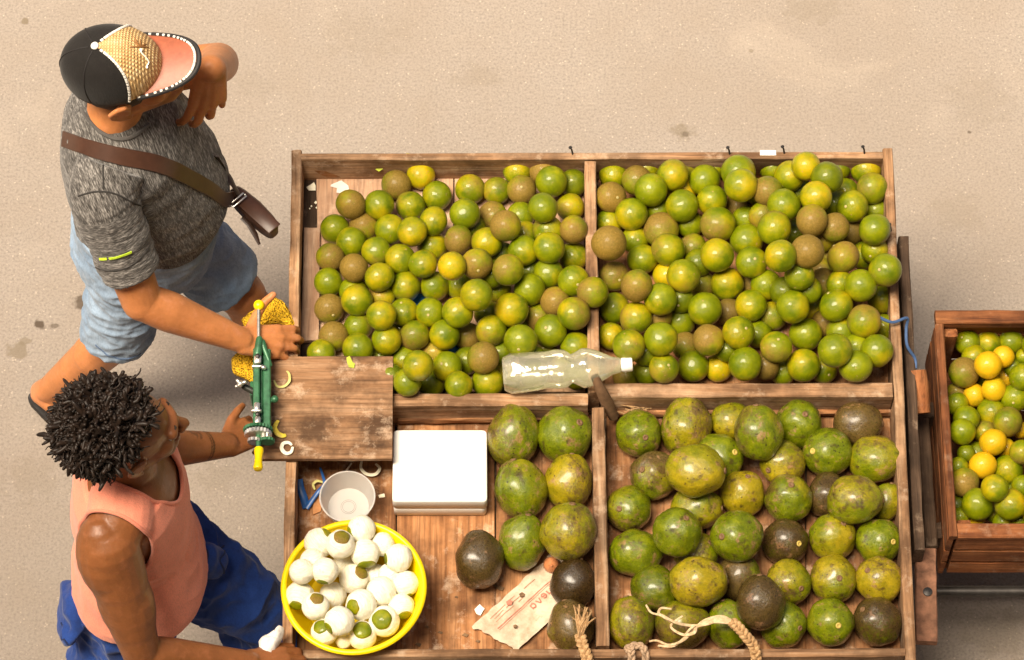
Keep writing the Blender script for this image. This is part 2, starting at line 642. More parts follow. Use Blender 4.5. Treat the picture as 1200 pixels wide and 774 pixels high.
MAT['board'] = wood('stained_board_wood', 0, (0.10, 0.048, 0.022), (0.24, 0.125, 0.06), (0.40, 0.24, 0.135), pale=0.6, dirt=0.85)
MAT['crate_x'] = wood('red_crate_wood_along', 0, (0.07, 0.020, 0.007), (0.22, 0.075, 0.025), (0.38, 0.155, 0.058), pale=0.2, dirt=0.55)
MAT['crate_y'] = wood('red_crate_wood_across', 1, (0.07, 0.020, 0.007), (0.22, 0.075, 0.025), (0.38, 0.155, 0.058), pale=0.2, dirt=0.55)
MAT['crate_z'] = wood('red_crate_wood_upright', 2, (0.07, 0.020, 0.007), (0.22, 0.075, 0.025), (0.38, 0.155, 0.058), pale=0.2, dirt=0.55)
MAT['rust'] = plain('rusty_iron', (0.20, 0.095, 0.055), 0.85, 0.0, 0.45, 45, 0.3, 0.5)
MAT['steel_dark'] = plain('dark_steel', (0.05, 0.045, 0.042), 0.45, 0.7, 0.3, 40)
MAT['rubber'] = plain('tyre_rubber', (0.025, 0.024, 0.023), 0.85, 0, 0.3, 40)


# ------------------------------------------------------------------ the street
g = MB()
NX = 40
g.add([(-60, -60, 0), (60, -60, 0), (60, 60, 0), (-60, 60, 0)], [(0, 1, 2, 3)])
road = g.build('road', MAT['ground'], None, False, (0, 0, 0))
tag(road, kind='structure')


# ------------------------------------------------------------------ unseen house, added behind the camera to shade the near ground
bld = empty('unseen_building', (0, -7, 0))
tag(bld, 'unseen cream plastered house added behind the camera to shade the street', 'unseen_building')
plas = plain('cream_plaster', (.55, .47, .36), .9, 0, .12, 3)
YW, HW = -4.62, 14.6
MB().slab([(-16, YW - 9), (16, YW - 9), (16, YW), (-16, YW)], 0.01, HW).build('wall', plas, bld, False)
MB().slab([(-16.2, YW - .3), (16.2, YW - .3), (16.2, YW + .22), (-16.2, YW + .22)], HW + .004, HW + .35).build('cornice', plas, bld, False)
for fl in range(4):
    for k in range(7):
        x = -13.5 + k * 4.5
        if abs(x) < .1 and fl == 2:
            continue
        z = 1.2 + fl * 3.7
        fr_ = MB().slab([(x - .6, YW + .003), (x + .6, YW + .003), (x + .6, YW + .06), (x - .6, YW + .06)], z, z + 1.9).build('window', MAT['dark_wood'], bld, False)
        MB().slab([(x - .5, YW + .062), (x + .5, YW + .062), (x + .5, YW + .072), (x - .5, YW + .072)], z + .1, z + 1.8).build('pane', MAT['steel_dark'], fr_, False)

# ------------------------------------------------------------------ the cart
ZF, ZR = 0.75, 0.86            # bin floor, rail top
cart = empty('fruit_cart', P(700, 470, 0) * 1.0)
tag(cart, 'weathered wooden handcart divided into four shallow bins of fruit', 'cart')
_ps = [0]


def rail(a, b, w_, m, z0=ZF - 0.03, z1=ZR, name='rail', wob=0.002, seg=16):
    _ps[0] += 1
    pa, pb = P(a[0], a[1], z1), P(b[0], b[1], z1)
    return MB().plank(pa, pb, w_, z0, z1, seg, wob, _ps[0]).build(name, m, cart, True, None, 30)


def at(px, py, z=ZR):
    return P(px, py, z)


# outer frame and dividers
rail((353, 183.5), (1035, 181.5), 0.021, MAT['wood_x'], wob=0.0025)
rail((348, 176), (336, 774), 0.026, MAT['wood_y'], wob=0.003)
rail((1040.5, 174), (1067.5, 774), 0.026, MAT['wood_y'], wob=0.0025)
rail((343.5, 766), (1060.5, 764.5), 0.022, MAT['wood_x'], wob=0.003, z0=ZF - 0.06)
rail((691.5, 189), (696.5, 460), 0.030, MAT['wood_y'], z1=ZR + 0.002, name='divider')
rail((343, 468.5), (689, 468), 0.035, MAT['wood_x'], name='divider')
rail((705, 457.5), (1046, 456.5), 0.040, MAT['wood_x'], z1=ZR + 0.003, name='divider')
rail((701, 478), (706.5, 757), 0.033, MAT['wood_y'], z1=ZR - 0.004, name='divider')
# broken strips nailed along the inner faces
rail((356, 196), (684, 194), 0.016, MAT['floor_x'], z0=ZF + .012, z1=ZF + 0.055, name='batten', wob=0.004)
rail((702, 193), (1030, 191), 0.016, MAT['ply'], z0=ZF + .012, z1=ZF + 0.055, name='batten', wob=0.004)
rail((466, 489), (690, 487), 0.018, MAT['floor_x'], z0=ZF + .012, z1=ZF + 0.035, name='batten', wob=0.004)
rail((714, 482), (1044, 480), 0.018, MAT['floor_x'], z0=ZF + .012, z1=ZF + 0.035, name='batten', wob=0.004)
# floor boards
def boards(x0, x1, y0, y1, n, m, z=ZF, name='floor_board'):
    for i in range(n):
        a = x0 + (x1 - x0) * (i + .5) / n
        pa, pb = P(a, y0, z), P(a, y1, z)
        wd = (P(x1, (y0 + y1) / 2, z) - P(x0, (y0 + y1) / 2, z)).length / n - 0.003
        _ps[0] += 1
        MB().plank(pa, pb, wd, z - 0.016, z + random.uniform(-.0012, .0012), 10, 0.001, _ps[0]).build(name, m, cart, True, None, 30)


boards(352, 686, 196, 484, 3, MAT['dark_wood'])
boards(700, 1046, 196, 482, 3, MAT['floor_y'])
boards(348, 697, 486, 790, 3, MAT['floor_y'])
boards(709, 1062, 486, 790, 3, MAT['floor_y'])
a, b = P(694, 196, ZF), P(702, 780, ZF)
MB().slab([(P(346, 190, ZF).x + .03, a.y), (P(1040, 190, ZF).x - .02, a.y), (P(1062, 780, ZF).x - .02, b.y), (P(342, 780, ZF).x + .02, b.y)], ZF - .035, ZF - .0185).build('underside_panel', MAT['dark_wood'], cart, False)
# pale sheet and narrow strip lining the far bin by the men
def sheet(poly, z0, th, m, name, parent=None, seed=0):
    pts = []
    for i, (x, y) in enumerate(poly):
        a, b = P(x, y, z0), P(*poly[(i + 1) % len(poly)], z0)
        k = 10
        for j in range(k):
            q = a.lerp(b, j / k)
            nv = noise.noise_vector(q * 40 + Vector((seed, 0, 0)))
            pts.append(q + Vector((nv.x, nv.y, 0)) * 0.0015)
    return MB().slab([(p.x, p.y) for p in pts], z0, z0 + th).build(name, m, parent, True, None, 20)


sheet([(371, 206), (531, 203), (531, 440), (374, 440)], ZF + .002, .004, MAT['ply'], 'lining_sheet', cart, 1)
sheet([(533, 203), (684, 203), (686, 460), (533, 460)], ZF + .002, .004, MAT['ply'], 'lining_sheet', cart, 2)
sheet([(357, 270), (375, 270), (374, 402), (353, 402)], ZF + .010, .014, MAT['ply'], 'lining_strip', cart, 3)
blue = plain('blue_plastic', (0.02, 0.16, 0.42), 0.4, 0, 0.2)
o = sheet([(478, 345), (512, 345), (512, 372), (478, 372)], ZF + .008, .002, blue, 'plastic_scrap', None, 4)
tag(o, 'scrap of blue plastic under the oranges near the bin middle', 'plastic scrap')
o = sheet([(520, 392), (548, 395), (546, 418), (518, 416)], ZF + .008, .002, blue, 'plastic_scrap', None, 5)
tag(o, 'smaller blue plastic scrap showing beside a russet orange nearer the bottle', 'plastic scrap')
# chassis: beams, axles and wheels under the bins
c0, c1 = P(420, 470, .5), P(980, 470, .5)
for yy in (330, 640):
    a, b = P(355, yy, .70), P(1050, yy, .70)
    MB().plank(a, b, .06, .63, .705, 8, .002, yy).build('chassis_beam', MAT['dark_wood_x'], cart, True, None, 30)
for xx in (470, 930):
    a, b = P(xx, 215, .62), P(xx, 760, .62)
    MB().plank(a, b, .05, .56, .628, 8, .002, xx).build('axle_beam', MAT['dark_wood'], cart, True, None, 30)
    for yy in (330, 640):
        c = P(xx, yy, .62)
        wz = .24
        rim = MB()
        rot = Matrix.Rotation(math.pi / 2, 3, 'X')
        q = Vector((c.x, c.y, wz))
        wh = MB().lathe([(.15, -.02), (.15, .02), (.165, .022), (.165, -.022)], q, rot, 28).lathe([(.03, -.035), (.03, .035)], q, rot, 14)
        for k in range(8):
            a_ = k * math.pi / 4
            wh.cone(q, q + Vector((math.cos(a_) * .155, 0, math.sin(a_) * .155)), .007, .007, 8)
        wo = wh.build('wheel', MAT['rust'], cart)
        ty = MB()
        ty.lathe([(.165, -.026), (.21, -.03), (.235, -.018), (.239, 0), (.235, .018), (.21, .03), (.165, .026)], q, rot, 32)
        ty.build('tyre', MAT['rubber'], wo)
        MB().box((c.x, c.y + .055, .42), (.03, .012, .40)).build('wheel_fork', MAT['rust'], cart)
# nails in the top edge of the far rail
for px, py in ((671, 181), (855, 181), (919, 180), (1013, 180), (1044, 271)):
    p = P(px, py, ZR)
    MB().tube([p, p + Vector((-.002, .004, .014)), p + Vector((-.006, .006, .024))], [.0025, .0025, .0022], 6).tube(
        [p + Vector((-.006, .006, .024)), p + Vector((-.0065, .0065, .026))], .005, 8).build('nail', MAT['steel_dark'], cart)
white_paper = plain('white_paper', (0.8, 0.77, 0.7), 0.8, 0, .06)
p = P(900, 179.5, ZR + .0025)
o = MB().box(p + Vector((0, 0, .001)), (.043, .016, .0016), None, .0005).build('paper_label', white_paper)
tag(o, 'small blank white sticker on the far rail behind the oranges', 'sticker')
# timber and iron work along the crate side of the cart
rail((1059, 277), (1078, 645), 0.026, MAT['dark_wood'], z0=.70, z1=.80, name='side_board', wob=.003)
a, b = P(1085, 643, .72), P(1086, 752, .72)
MB().plank(a, b, .054, .695, .722, 10, .002, 99).build('bracket_plank', MAT['rust'], cart, True, None, 30)
a, b = P(1073, 435, .78), P(1079, 485, .74)
MB().tube([a + (b - a) * t for t in (0, .3, .6, 1)], [.028, .031, .029, .026], 12).build('timber_stub', MAT['crate_y'], cart)
a, b = P(1082, 490, .60), P(1092, 640, .60)
MB().plank(a, b, .03, .50, .60, 8, .002, 98).build('drawbar_beam', MAT['dark_wood'], cart, True, None, 30)
for yy in (478, 620):
    a, b = P(1055, yy, .62), P(1108, yy + 3, .55)
    MB().plank(a, b, .045, .50, .57, 6, .002, yy).build('drawbar_beam', MAT['dark_wood_x'], cart, True, None, 30)
p = P(1087, 694, .7235)
MB().lathe([(.012, 0), (.012, .004), (.004, .006)], p, None, 12).build('bolt', MAT['steel_dark'], cart)
# front face board below the near rail
a, b = P(338, 774, .80), P(1070, 772, .80)

# blue cable tied round the crate-side rail
cable = plain('blue_cable', (0.05, 0.10, 0.22), .5)
pts = bez([P(1030, 372, .90), P(1046, 378, .884), P(1063, 373, .87), P(1062, 385, .845), P(1063, 405, .83), P(1072, 420, .80), P(1073, 432, .79)], 30)
o = MB().tube(pts, .0042, 8).build('cable', cable)
tag(o, 'thin blue cable looped over the rail facing the crate', 'cable')

# ------------------------------------------------------------------ the crate of mixed citrus
cr = empty('wooden_crate', P(1220, 490, .45))
tag(cr, 'red brown slatted wooden crate of oranges beyond the cart', 'crate')
ZC0, ZC1 = .45, .70


def cpl(a, b, w_, z0, z1, m, name='slat', seed=0, wob=.0015):
    MB().plank(a, b, w_, z0, z1, 10, wob, seed + 200).build(name, m, cr, True, None, 30)


XL, XR_ = P(1108, 490, ZC1).x, P(1335, 490, ZC1).x
YN, YS = P(1200, 371, ZC1).y, P(1200, 621, ZC1).y
# far and near walls, three slats each, and a heavier top rail
cpl((XL - .008, YN), (XR_, YN), .040, ZC1 - .03, ZC1, MAT['crate_x'], 'top_rail', 1)
cpl((XL + .012, YS), (XR_, YS), .040, ZC1 - .02, ZC1 - .002, MAT['crate_x'], 'top_rail', 2)
for k, (za, zb) in enumerate(((ZC0, ZC0 + .068), (ZC0 + .076, ZC0 + .146), (ZC0 + .154, ZC1 - .024))):
    cpl((XL + .012, YS - .008), (XR_, YS - .008), .016, za, zb, MAT['crate_x'], 'slat', 10 + k, .002)
    cpl((XL + .012, YN + .006), (XR_, YN + .006), .016, za, zb, MAT['crate_x'], 'slat', 20 + k, .002)
    cpl((XL - .004, YS - .016), (XL - .004, YN - .021), .014, za, zb + .0, MAT['crate_y'], 'slat', 30 + k, .002)
    cpl((XR_ + .008, YS - .016), (XR_ + .008, YN + .016), .014, za, zb, MAT['crate_y'], 'slat', 40 + k, .002)
cpl((XL + .001, YS - .018), (XL + .001, YN - .022), .022, ZC1 - .022, ZC1 - .001, MAT['crate_y'], 'top_rail', 3)
cpl((XR_ + .008, YS - .018), (XR_ + .008, YN + .02), .022, ZC1 - .022, ZC1 - .001, MAT['crate_y'], 'top_rail', 4)
for k in range(4):
    yy = YS + (YN - YS) * (k + .5) / 4
    cpl((XL + .006, yy), (XR_, yy), (YN - YS) / 4 - .006, ZC0 - .014, ZC0, MAT['crate_x'], 'bottom_board', 50 + k)
for xx, yy in ((XL + .034, YN - .032), (XR_ - .03, YN - .032), (XL + .034, YS + .03), (XR_ - .03, YS + .03)):
    MB().box((xx, yy, (ZC0 + ZC1 - .03) / 2), (.036, .024, ZC1 - ZC0 - .032)).build('corner_post', MAT['crate_z'], cr)
# the trolley under it
tr = empty('hand_trolley', P(1220, 520, 0))
tag(tr, 'dark steel trolley frame under the crate with a bar sticking out', 'trolley')
for yy in (YS - .05, YN - .1):
    MB().tube([(XL - .04, yy, .405), (XR_ + .5, yy, .405)], .0155, 12).build('frame_bar', MAT['steel_dark'], tr)
for xx in (XL + .52, XR_ + .1):
    MB().tube([(xx, YS - .06, .4285), (xx, YN - .05, .4285)], .008, 10).build('cross_bar', MAT['steel_dark'], tr)
    for yy in (YS - .05, YN - .1):
        q = Vector((xx, yy, .10))
        MB().tube([(xx, yy, .395), (xx, yy, .13)], .012, 10).build('frame_leg', MAT['steel_dark'], tr)
        MB().lathe([(.02, -.02), (.085, -.02), (.1, -.012), (.1, .012), (.085, .02), (.02, .02)], q, Matrix.Rotation(math.pi / 2, 3, 'X'), 24).build('wheel', MAT['rubber'], tr)


# ------------------------------------------------------------------ fruit
def fruit_mesh(name, n=26, m=18, obl=0.95, pear=0.0, seed=0, amp=0.012, dimple=0.06):
    """unit fruit, stem end up, with a dimpled stem and a soft uneven outline"""
    mb = MB()
    rings = []
    for i in range(1, m):
        q = math.pi * i / m
        ring = []
        for k in range(n):
            x = 2 * math.pi * k / n
            d = Vector((math.sin(q) * math.cos(x), math.sin(q) * math.sin(x), -math.cos(q)))
            r = 1 + amp * noise.noise(d * 1.6 + Vector((seed * 9.1, 0, 0))) * 2 + amp * .5 * noise.noise(d * 4 + Vector((seed, 3, 0)))
            top = math.exp(-((math.pi - q) / 0.16) ** 2)
            bot = math.exp(-(q / 0.12) ** 2)
            r -= dimple * top + dimple * .4 * bot
            p = Vector((d.x * r, d.y * r, d.z * r * obl))
            if pear:
                s_ = 1 - pear * max(0, d.z) ** 1.3
                p.x *= s_
                p.y *= s_
            ring.append(p)
        rings.append(ring)
    mb.loft(rings)
    me = mb.mesh(name)
    me.polygons.foreach_set('use_smooth', [True] * len(me.polygons))
    return me


CROPS = {'A': (330, 170, 5.16), 'B': (330, 300, 5.16), 'C': (520, 170, 5.16), 'D': (520, 300, 4.555), 'E': (690, 170, 5.16), 'F': (690, 300, 4.555),
         'G': (870, 170, 5.16), 'H': (870, 300, 4.555), 'M': (1090, 350, 4.836), 'N': (1090, 490, 4.836), 'X': (0, 0, 1.0), 'Q': (320, 500, 2.823)}


def parse(txt):
    out = []
    for ln in txt.split(';'):
        t = ln.split()
        if not t:
            continue
        ox, oy, s = CROPS[t[0]]
        fl = t[5] if len(t) > 5 else ''
        out.append(dict(x=ox + float(t[1]) / s, y=oy + float(t[2]) / s, r=float(t[3]) / s, k=t[4], fl=fl))
    return out


def heap(fr, zfloor, zmid, squash=0.93, tight=0.93, grow=1.0, zmin=None):
    """rest every fruit on the floor or on the fruit below it, along its line of sight"""
    placed = []
    def order(f):
        return (0 if '-' in f['fl'] else 2 if '+' in f['fl'] or 'R' in f['fl'] else 1)
    for f in sorted(fr, key=order):
        r = grow * f['r'] / scale_at(P(f['x'], f['y'], zmid))
        d = ray(f['x'], f['y'])
        base = P(f['x'], f['y'], 0)
        st = d / -d.z                                  # step down one metre of height
        z = zfloor + r * squash
        if 'R' in f['fl']:
            z = max(z, ZR + r * .9)
        if zmin:
            for _k in range(60):
                c_ = base - st * z
                if z >= zmin(c_, r):
                    break
                z += .004
        for c, rc in placed:
            # |base - st*z - c| = k
            k = tight * (r + rc)
            o = base - c
            A, B_, C_ = st.dot(st), -2 * st.dot(o), o.dot(o) - k * k
            disc = B_ * B_ - 4 * A * C_
            if disc > 0:
                z = max(z, (-B_ + math.sqrt(disc)) / (2 * A))
        c = base - st * z
        f['c'], f['rw'] = c, r
        placed.append((c, r))
    return fr


ORD = ['first', 'second', 'third', 'fourth', 'fifth', 'sixth', 'seventh', 'eighth', 'ninth', 'tenth', 'eleventh', 'twelfth', 'thirteenth', 'fourteenth', 'fifteenth', 'sixteenth', 'seventeenth', 'eighteenth']


def rows(fr, n):
    """number each fruit by row (from the far side) and place in the row"""
    s = sorted(fr, key=lambda f: f['y'])
    per = math.ceil(len(s) / n)
    for i in range(n):
        row = sorted(s[i * per:(i + 1) * per], key=lambda f: f['x'])
        for j, f in enumerate(row):
            f['row'], f['col'] = ORD[i], ORD[j]


ORANGE = [fruit_mesh('orange', seed=i, obl=o_, amp=a_) for i, (o_, a_) in enumerate(((.95, .010), (.99, .012), (.91, .014), (.96, .02)))]
for me in ORANGE:
    me.materials.append(MAT['citrus'])
KCOL = {'g': (.28, .10, .0), 'G': (.12, .16, .45), 'y': (.44, .14, .0), 'o': (1.05, .16, .0), 'O': (.78, .16, .0), 'b': (.4, .70, .03), 'm': (.34, .42, .0), 'd': (.3, .9, .4), 't': (.6, .95, .0)}
KTXT = {'g': 'green', 'G': 'dark green', 'y': 'yellow green', 'o': 'orange yellow', 'O': 'yellow', 'b': 'russet brown', 'm': 'brown flecked green', 'd': 'dark brown', 't': 'pale tan'}
stem_m = plain('stem_scar_tan', (0.40, 0.33, 0.13), .7, 0, .3, 200)
stem_mb = MB()
stem_mb.lathe([(.085, -.03), (.10, 0.0), (.075, .03), (.03, .022)], (0, 0, 0), None, 8)
STEM = stem_mb.mesh('stem_scar')
STEM.materials.append(stem_m)
STEM.polygons.foreach_set('use_smooth', [True] * len(STEM.polygons))


def make_orange(f, label, group):
    me = random.choice(ORANGE)
    o = bpy.data.objects.new('orange', me)
    C.objects.link(o)
    o.location = f['c']
    r = f['rw']
    o.scale = (r, r, r)
    o.rotation_euler = (random.uniform(0, 6.3), random.uniform(0, 6.3), random.uniform(0, 6.3))
    if random.random() < .5:                # stem end shows
        ax = ((CAM - f['c']).normalized() + Vector((random.uniform(-.8, .8), random.uniform(-.8, .8), random.uniform(-.3, .5)))).normalized()
        o.rotation_euler = (ax.to_track_quat('Z', 'Y') @ Euler((0, 0, random.uniform(0, 6.3))).to_quaternion()).to_euler()
    k = KCOL[f['k']]
    o.color = (min(1, max(0, k[0] + random.uniform(-.1, .1))), min(1, max(0, k[1] + random.uniform(-.08, .08))), max(0, k[2] + random.uniform(0, .12)), 1)
    tag(o, label, 'orange', group)
    s = bpy.data.objects.new('stem_scar', STEM)
    C.objects.link(s)
    s.parent = o
    s.location = (0, 0, .93 * (.95))
    return o


TL = parse("""A 842 183 76 o; A 693 243 82 b; A 418 360 84 b; A 589 365 82 g; A 780 370 82 m; A 940 308 80 g; A 322 508 80 g; A 497 493 80 b -; A 421 588 82 g;
A 655 510 85 y; A 918 462 82 g; A 789 525 82 y +; A 571 645 80 m; A 294 680 76 b; A 438 745 80 b; A 716 690 82 y; A 912 615 82 y -; A 855 720 78 y +; A 600 795 80 g -;
B 283 160 80 g; B 290 320 84 b; B 432 215 75 g -; B 455 270 90 m +; B 592 130 82 g; B 605 250 66 b -; B 750 185 85 m; B 925 185 80 y; B 603 362 80 m +; B 738 340 78 g;
B 897 345 80 g; B 463 430 78 m -; B 315 488 84 b; B 460 560 86 y; B 635 510 82 y; B 805 483 84 b; B 985 478 84 g; B 240 590 75 g; B 600 610 55 g -; B 745 630 70 m -;
B 825 665 84 y +; B 925 590 65 b -; B 1000 670 84 y; B 760 765 75 g; B 905 770 72 g -;
C 160 268 84 m; C 443 160 74 y; C 600 160 80 t -; C 780 232 74 G -; C 650 222 88 g +; C 470 272 80 b; C 320 278 75 m -; C 128 418 84 g; C 600 382 82 g +; C 765 378 76 m;
C 465 430 75 g -; C 295 425 76 b -; C 373 490 86 b +; C 88 575 82 b; C 262 590 87 m; C 630 520 88 m; C 785 512 74 b; C 490 545 55 y -; C 637 622 90 y +; C 482 640 84 g;
C 785 675 80 m; C 200 720 88 b; C 345 670 60 G -; C 515 760 45 G -;
D 45 55 66 o; D 343 75 78 m; D 85 160 68 y -; D 175 210 80 g +; D 285 175 65 m -; D 558 95 75 m; D 693 135 78 g +; D 458 180 82 g; D 795 195 76 m R; D 75 302 76 y;
D 235 310 65 b -; D 362 290 88 y +; D 595 245 72 t; D 695 308 85 b +; D 500 330 58 b -; D 570 400 84 g; D 125 430 66 b -; D 253 400 76 m +; D 410 455 84 g; D 210 545 80 b +;
D 300 520 62 y -; D 125 560 62 G -; D 705 490 76 y; D 80 690 66 y; D 235 675 78 y; D 530 500 50 b -; D 700 400 55 d -; D 380 400 55 G -""")
TR = parse("""E 148 185 68 g -; E 135 318 90 t; E 350 140 70 y -; E 290 215 85 b; E 375 272 98 g +; E 507 182 92 m; E 570 145 72 b -; E 560 285 85 o -; E 563 368 96 g +; E 700 215 94 y;
E 750 130 70 g -; E 905 165 105 m; E 920 245 98 y +; E 745 335 88 y; E 910 370 75 d -; E 258 420 97 g; E 125 470 60 y -; E 438 515 110 b; E 420 400 55 g -; E 610 480 62 g -;
E 780 482 108 m +; E 950 450 72 y -; E 122 595 107 t R; E 280 575 60 g -; E 325 690 92 y; E 480 635 102 m +; E 630 620 75 m -; E 775 668 100 y +; E 955 575 100 g; E 985 710 92 g;
E 1010 280 45 b -;
F 135 110 76 b; F 255 160 84 b +; F 505 108 88 m; F 415 105 45 o -; F 383 233 85 g; F 138 280 80 y; F 252 332 84 m +; F 620 285 90 g; F 605 155 70 m -; F 740 150 88 y;
F 485 350 82 g -; F 120 430 70 y -; F 215 480 84 m +; F 385 445 88 g; F 640 450 80 b +; F 515 480 62 b -; F 800 410 86 y +; F 745 300 70 d -; F 865 265 82 y; F 400 600 75 m;
F 557 590 82 g +; F 690 600 68 y -; F 835 578 92 y +; F 200 640 60 b -; F 310 620 50 G -; F 740 500 45 G -; F 490 235 50 G -; F 880 150 38 d -;
G 185 140 65 g -; G 285 190 92 y; G 385 130 80 o; G 510 200 92 G; G 570 140 78 G -; G 748 150 88 y; G 785 262 92 m +; G 620 285 65 y -; G 665 372 95 g +; G 445 315 92 y;
G 150 280 85 b; G 250 365 98 g; G 805 395 55 g -; G 800 512 93 m; G 420 458 95 b +; G 560 500 80 b; G 650 530 50 d -; G 193 502 102 m +; G 120 430 45 b -; G 320 530 55 G -;
G 393 645 98 t +; G 232 672 92 g +; G 610 680 98 b +; G 510 650 60 b -; G 735 670 75 y -; G 800 640 50 y -; G 345 790 82 m; G 480 765 50 b -;
H 762 76 86 m R; H 125 155 78 y -; H 435 145 75 b -; H 632 160 84 g; H 520 150 45 g -; H 745 235 72 m -; H 500 265 90 y; H 270 272 86 y +; H 370 280 60 y -; H 160 320 75 m -;
H 650 350 90 b +; H 755 385 58 g -; H 85 420 52 g -; H 338 420 88 g; H 440 360 55 d -; H 525 400 75 m -; H 180 487 82 m; H 495 505 90 g +; H 718 508 86 y; H 325 585 88 y +;
H 605 590 90 g; H 435 610 60 g -; H 215 615 55 g -; H 125 590 52 d -; H 610 490 42 g -""")
CRATE = parse("""M 192 420 76 b; M 328 378 68 o +; M 415 330 55 o; M 430 445 58 o -; M 360 515 62 o +; M 250 548 58 o; M 152 598 58 g; M 150 530 50 b -; M 478 565 70 g; M 525 445 68 g;
M 470 390 48 G -; M 530 330 40 y -; M 300 465 35 g -; M 205 680 66 g; M 345 645 70 y; M 440 700 75 b; M 182 755 66 g +; N 310 80 58 b; N 357 138 68 o +; N 430 170 50 o -; N 298 270 70 o +;
N 265 200 58 G -; N 205 200 45 G -; N 440 295 75 g; N 162 275 48 g -; N 192 365 74 b; N 366 398 68 y +; N 520 195 62 m; N 525 390 58 g; N 270 490 80 g; N 455 490 78 m; N 155 490 48 G -;
N 170 560 48 g -; N 360 545 45 g -; N 265 572 45 o -; N 420 590 58 y -; N 515 70 42 o -; N 505 580 40 g -; N 470 400 35 G -;
X 1215 405 15 g; X 1222 440 15 m; X 1214 470 15 y -; X 1228 500 16 g; X 1240 420 15 b; X 1246 455 15 o; X 1220 545 15 y; X 1245 530 15 g; X 1225 585 15 b; X 1250 575 15 g; X 1262 485 16 m; X 1270 430 15 g;
X 1285 500 15 y; X 1272 550 15 g; X 1282 590 15 o; X 1300 455 15 b; X 1308 530 15 g; X 1300 570 15 m""")
def fill(fr, x0, x1, y0, y1, n, r, kinds, sl=0.0, minr=.8):
    """fruit of the lowest layer, mostly hidden under the ones above"""
    rf = random.Random(5)
    for _ in range(n * 14):
        if n <= 0:
            break
        y = rf.uniform(y0, y1)
        x = rf.uniform(x0, x1) + sl * (y - y0)
        if any(math.hypot(q[0] - x, q[1] - y) < 26 for q in ((492, 354), (540, 410))):
            continue
        if all(math.hypot(f['x'] - x, f['y'] - y) > (f['r'] + r) * minr for f in fr):
            fr.append(dict(x=x, y=y, r=r, k=rf.choice(kinds), fl='-'))
            n -= 1


fill(TL, 385, 676, 262, 446, 40, 14, 'GbmGg', 0, .62)
fill(TR, 716, 1022, 210, 436, 40, 15, 'GbmGg', .03, .62)
fill(CRATE, 1124, 1280, 400, 606, 34, 13, 'Ggmgb', 0, .7)
for f in TL + TR:
    if f['k'] == 'o':
        f['k'] = 'O'
    if '-' in f['fl']:
        f['r'] = max(f['r'], 14.5)
    f['r'] = .65 * f['r'] + .35 * (16.3 if f in TL else 17)
heap(TL, ZF + .006, ZR - .02, .95, .88, 1.12)
heap(TR, ZF, ZR, .95, .86, 1.08)
heap(CRATE, ZC0 + .10, ZC0 + .17, .95, .84, 1.17)
rows(TL, 10)
rows(TR, 11)
rows(CRATE, 8)
special = {0: 'yellow orange with a torn leaf, alone against the far rail of the bin'}
for i, f in enumerate(TL):
    f['leaf'] = i == 0
    half = 'half hidden ' if '-' in f['fl'] else ''
    lab = f"{half}{KTXT[f['k']]} orange, {f['col']} along {f['row']} row, bin by the men"
    if i == 0:
        lab = special[0]
    elif 'R' in f['fl']:
        lab = 'brown flecked green orange sitting on the divider between the two orange bins'
    o = make_orange(f, lab, 'oranges in the far bin beside the men')
    if f['leaf']:
        o.rotation_euler = (.5, .1, 0)
        lf = plain('citrus_leaf', (.42, .36, .05), .6, 0, .3)
        c = P(481, 189, f['c'].z + .02)
        mb = MB()
        rings = []
        for t in range(7):
            u = t / 6
            wd = .014 * math.sin(math.pi * min(1, u * .95 + .05)) + .001
            q = c + Vector((-.025 + .045 * u, .012 - .016 * u, .008 * math.sin(u * 3)))
            rings.append([q + Vector((0, wd, .0006)), q + Vector((0, 0, .004)), q + Vector((0, -wd, .0006)), q + Vector((0, 0, -.001))])
        mb.loft(rings)
        lo = mb.build('leaf', lf, None)
        w0 = lo.location.copy()
        lo.parent = o
        bpy.context.view_layer.update()
        lo.matrix_parent_inverse = o.matrix_basis.inverted()
        lo.location = w0
for i, f in enumerate(TR):
    half = 'half hidden ' if '-' in f['fl'] else ''
    lab = f"{half}{KTXT[f['k']]} orange, {f['col']} along {f['row']} row, heaped bin behind the bottle"
    if 'R' in f['fl']:
        lab = 'big pale tan orange leaning on the divider beside the heaped bin' if f['k'] == 't' else 'brown patched orange resting up on the rail facing the wooden crate'
    make_orange(f, lab, 'oranges in the heaped far bin')
for i, f in enumerate(CRATE):
    half = 'half hidden ' if '-' in f['fl'] else ''
    make_orange(f, f"{half}{KTXT[f['k']]} small orange, {f['col']} along {f['row']} row, wooden crate", 'citrus in the wooden crate')

# avocados: x y rx ry kind flags angle
AVO = [fruit_mesh('avocado', 28, 20, o_, p_, i + 20, .045, .03) for i, (o_, p_) in enumerate(((1.10, .06), (1.02, .03), (1.22, .12), (1.05, .0)))]
for me in AVO:
    me.materials.append(MAT['avocado'])
AC = {'g': (.15, .04, 0), 'y': (.62, .14, 0), 'Y': (1.1, .2, 0), 'b': (.35, .46, .05), 'd': (.15, .68, .5), 'k': (0, 1.0, .85), 'm': (.45, .22, .0), 'G': (.0, .12, .3), 't': (.45, .32, 0)}
AT = {'g': 'bright green', 'y': 'yellowish green', 'Y': 'yellow', 'b': 'brown blotched', 'd': 'dark brownish green', 'k': 'nearly black', 'm': 'mottled green', 'G': 'deep green', 't': 'tan scarred green'}
scar_m = plain('avocado_stem_scar', (0.16, 0.085, 0.035), .7, 0, .5, 160)
scar_l = plain('avocado_pale_stem', (0.50, 0.36, 0.08), .7, 0, .3, 160)
SC = []
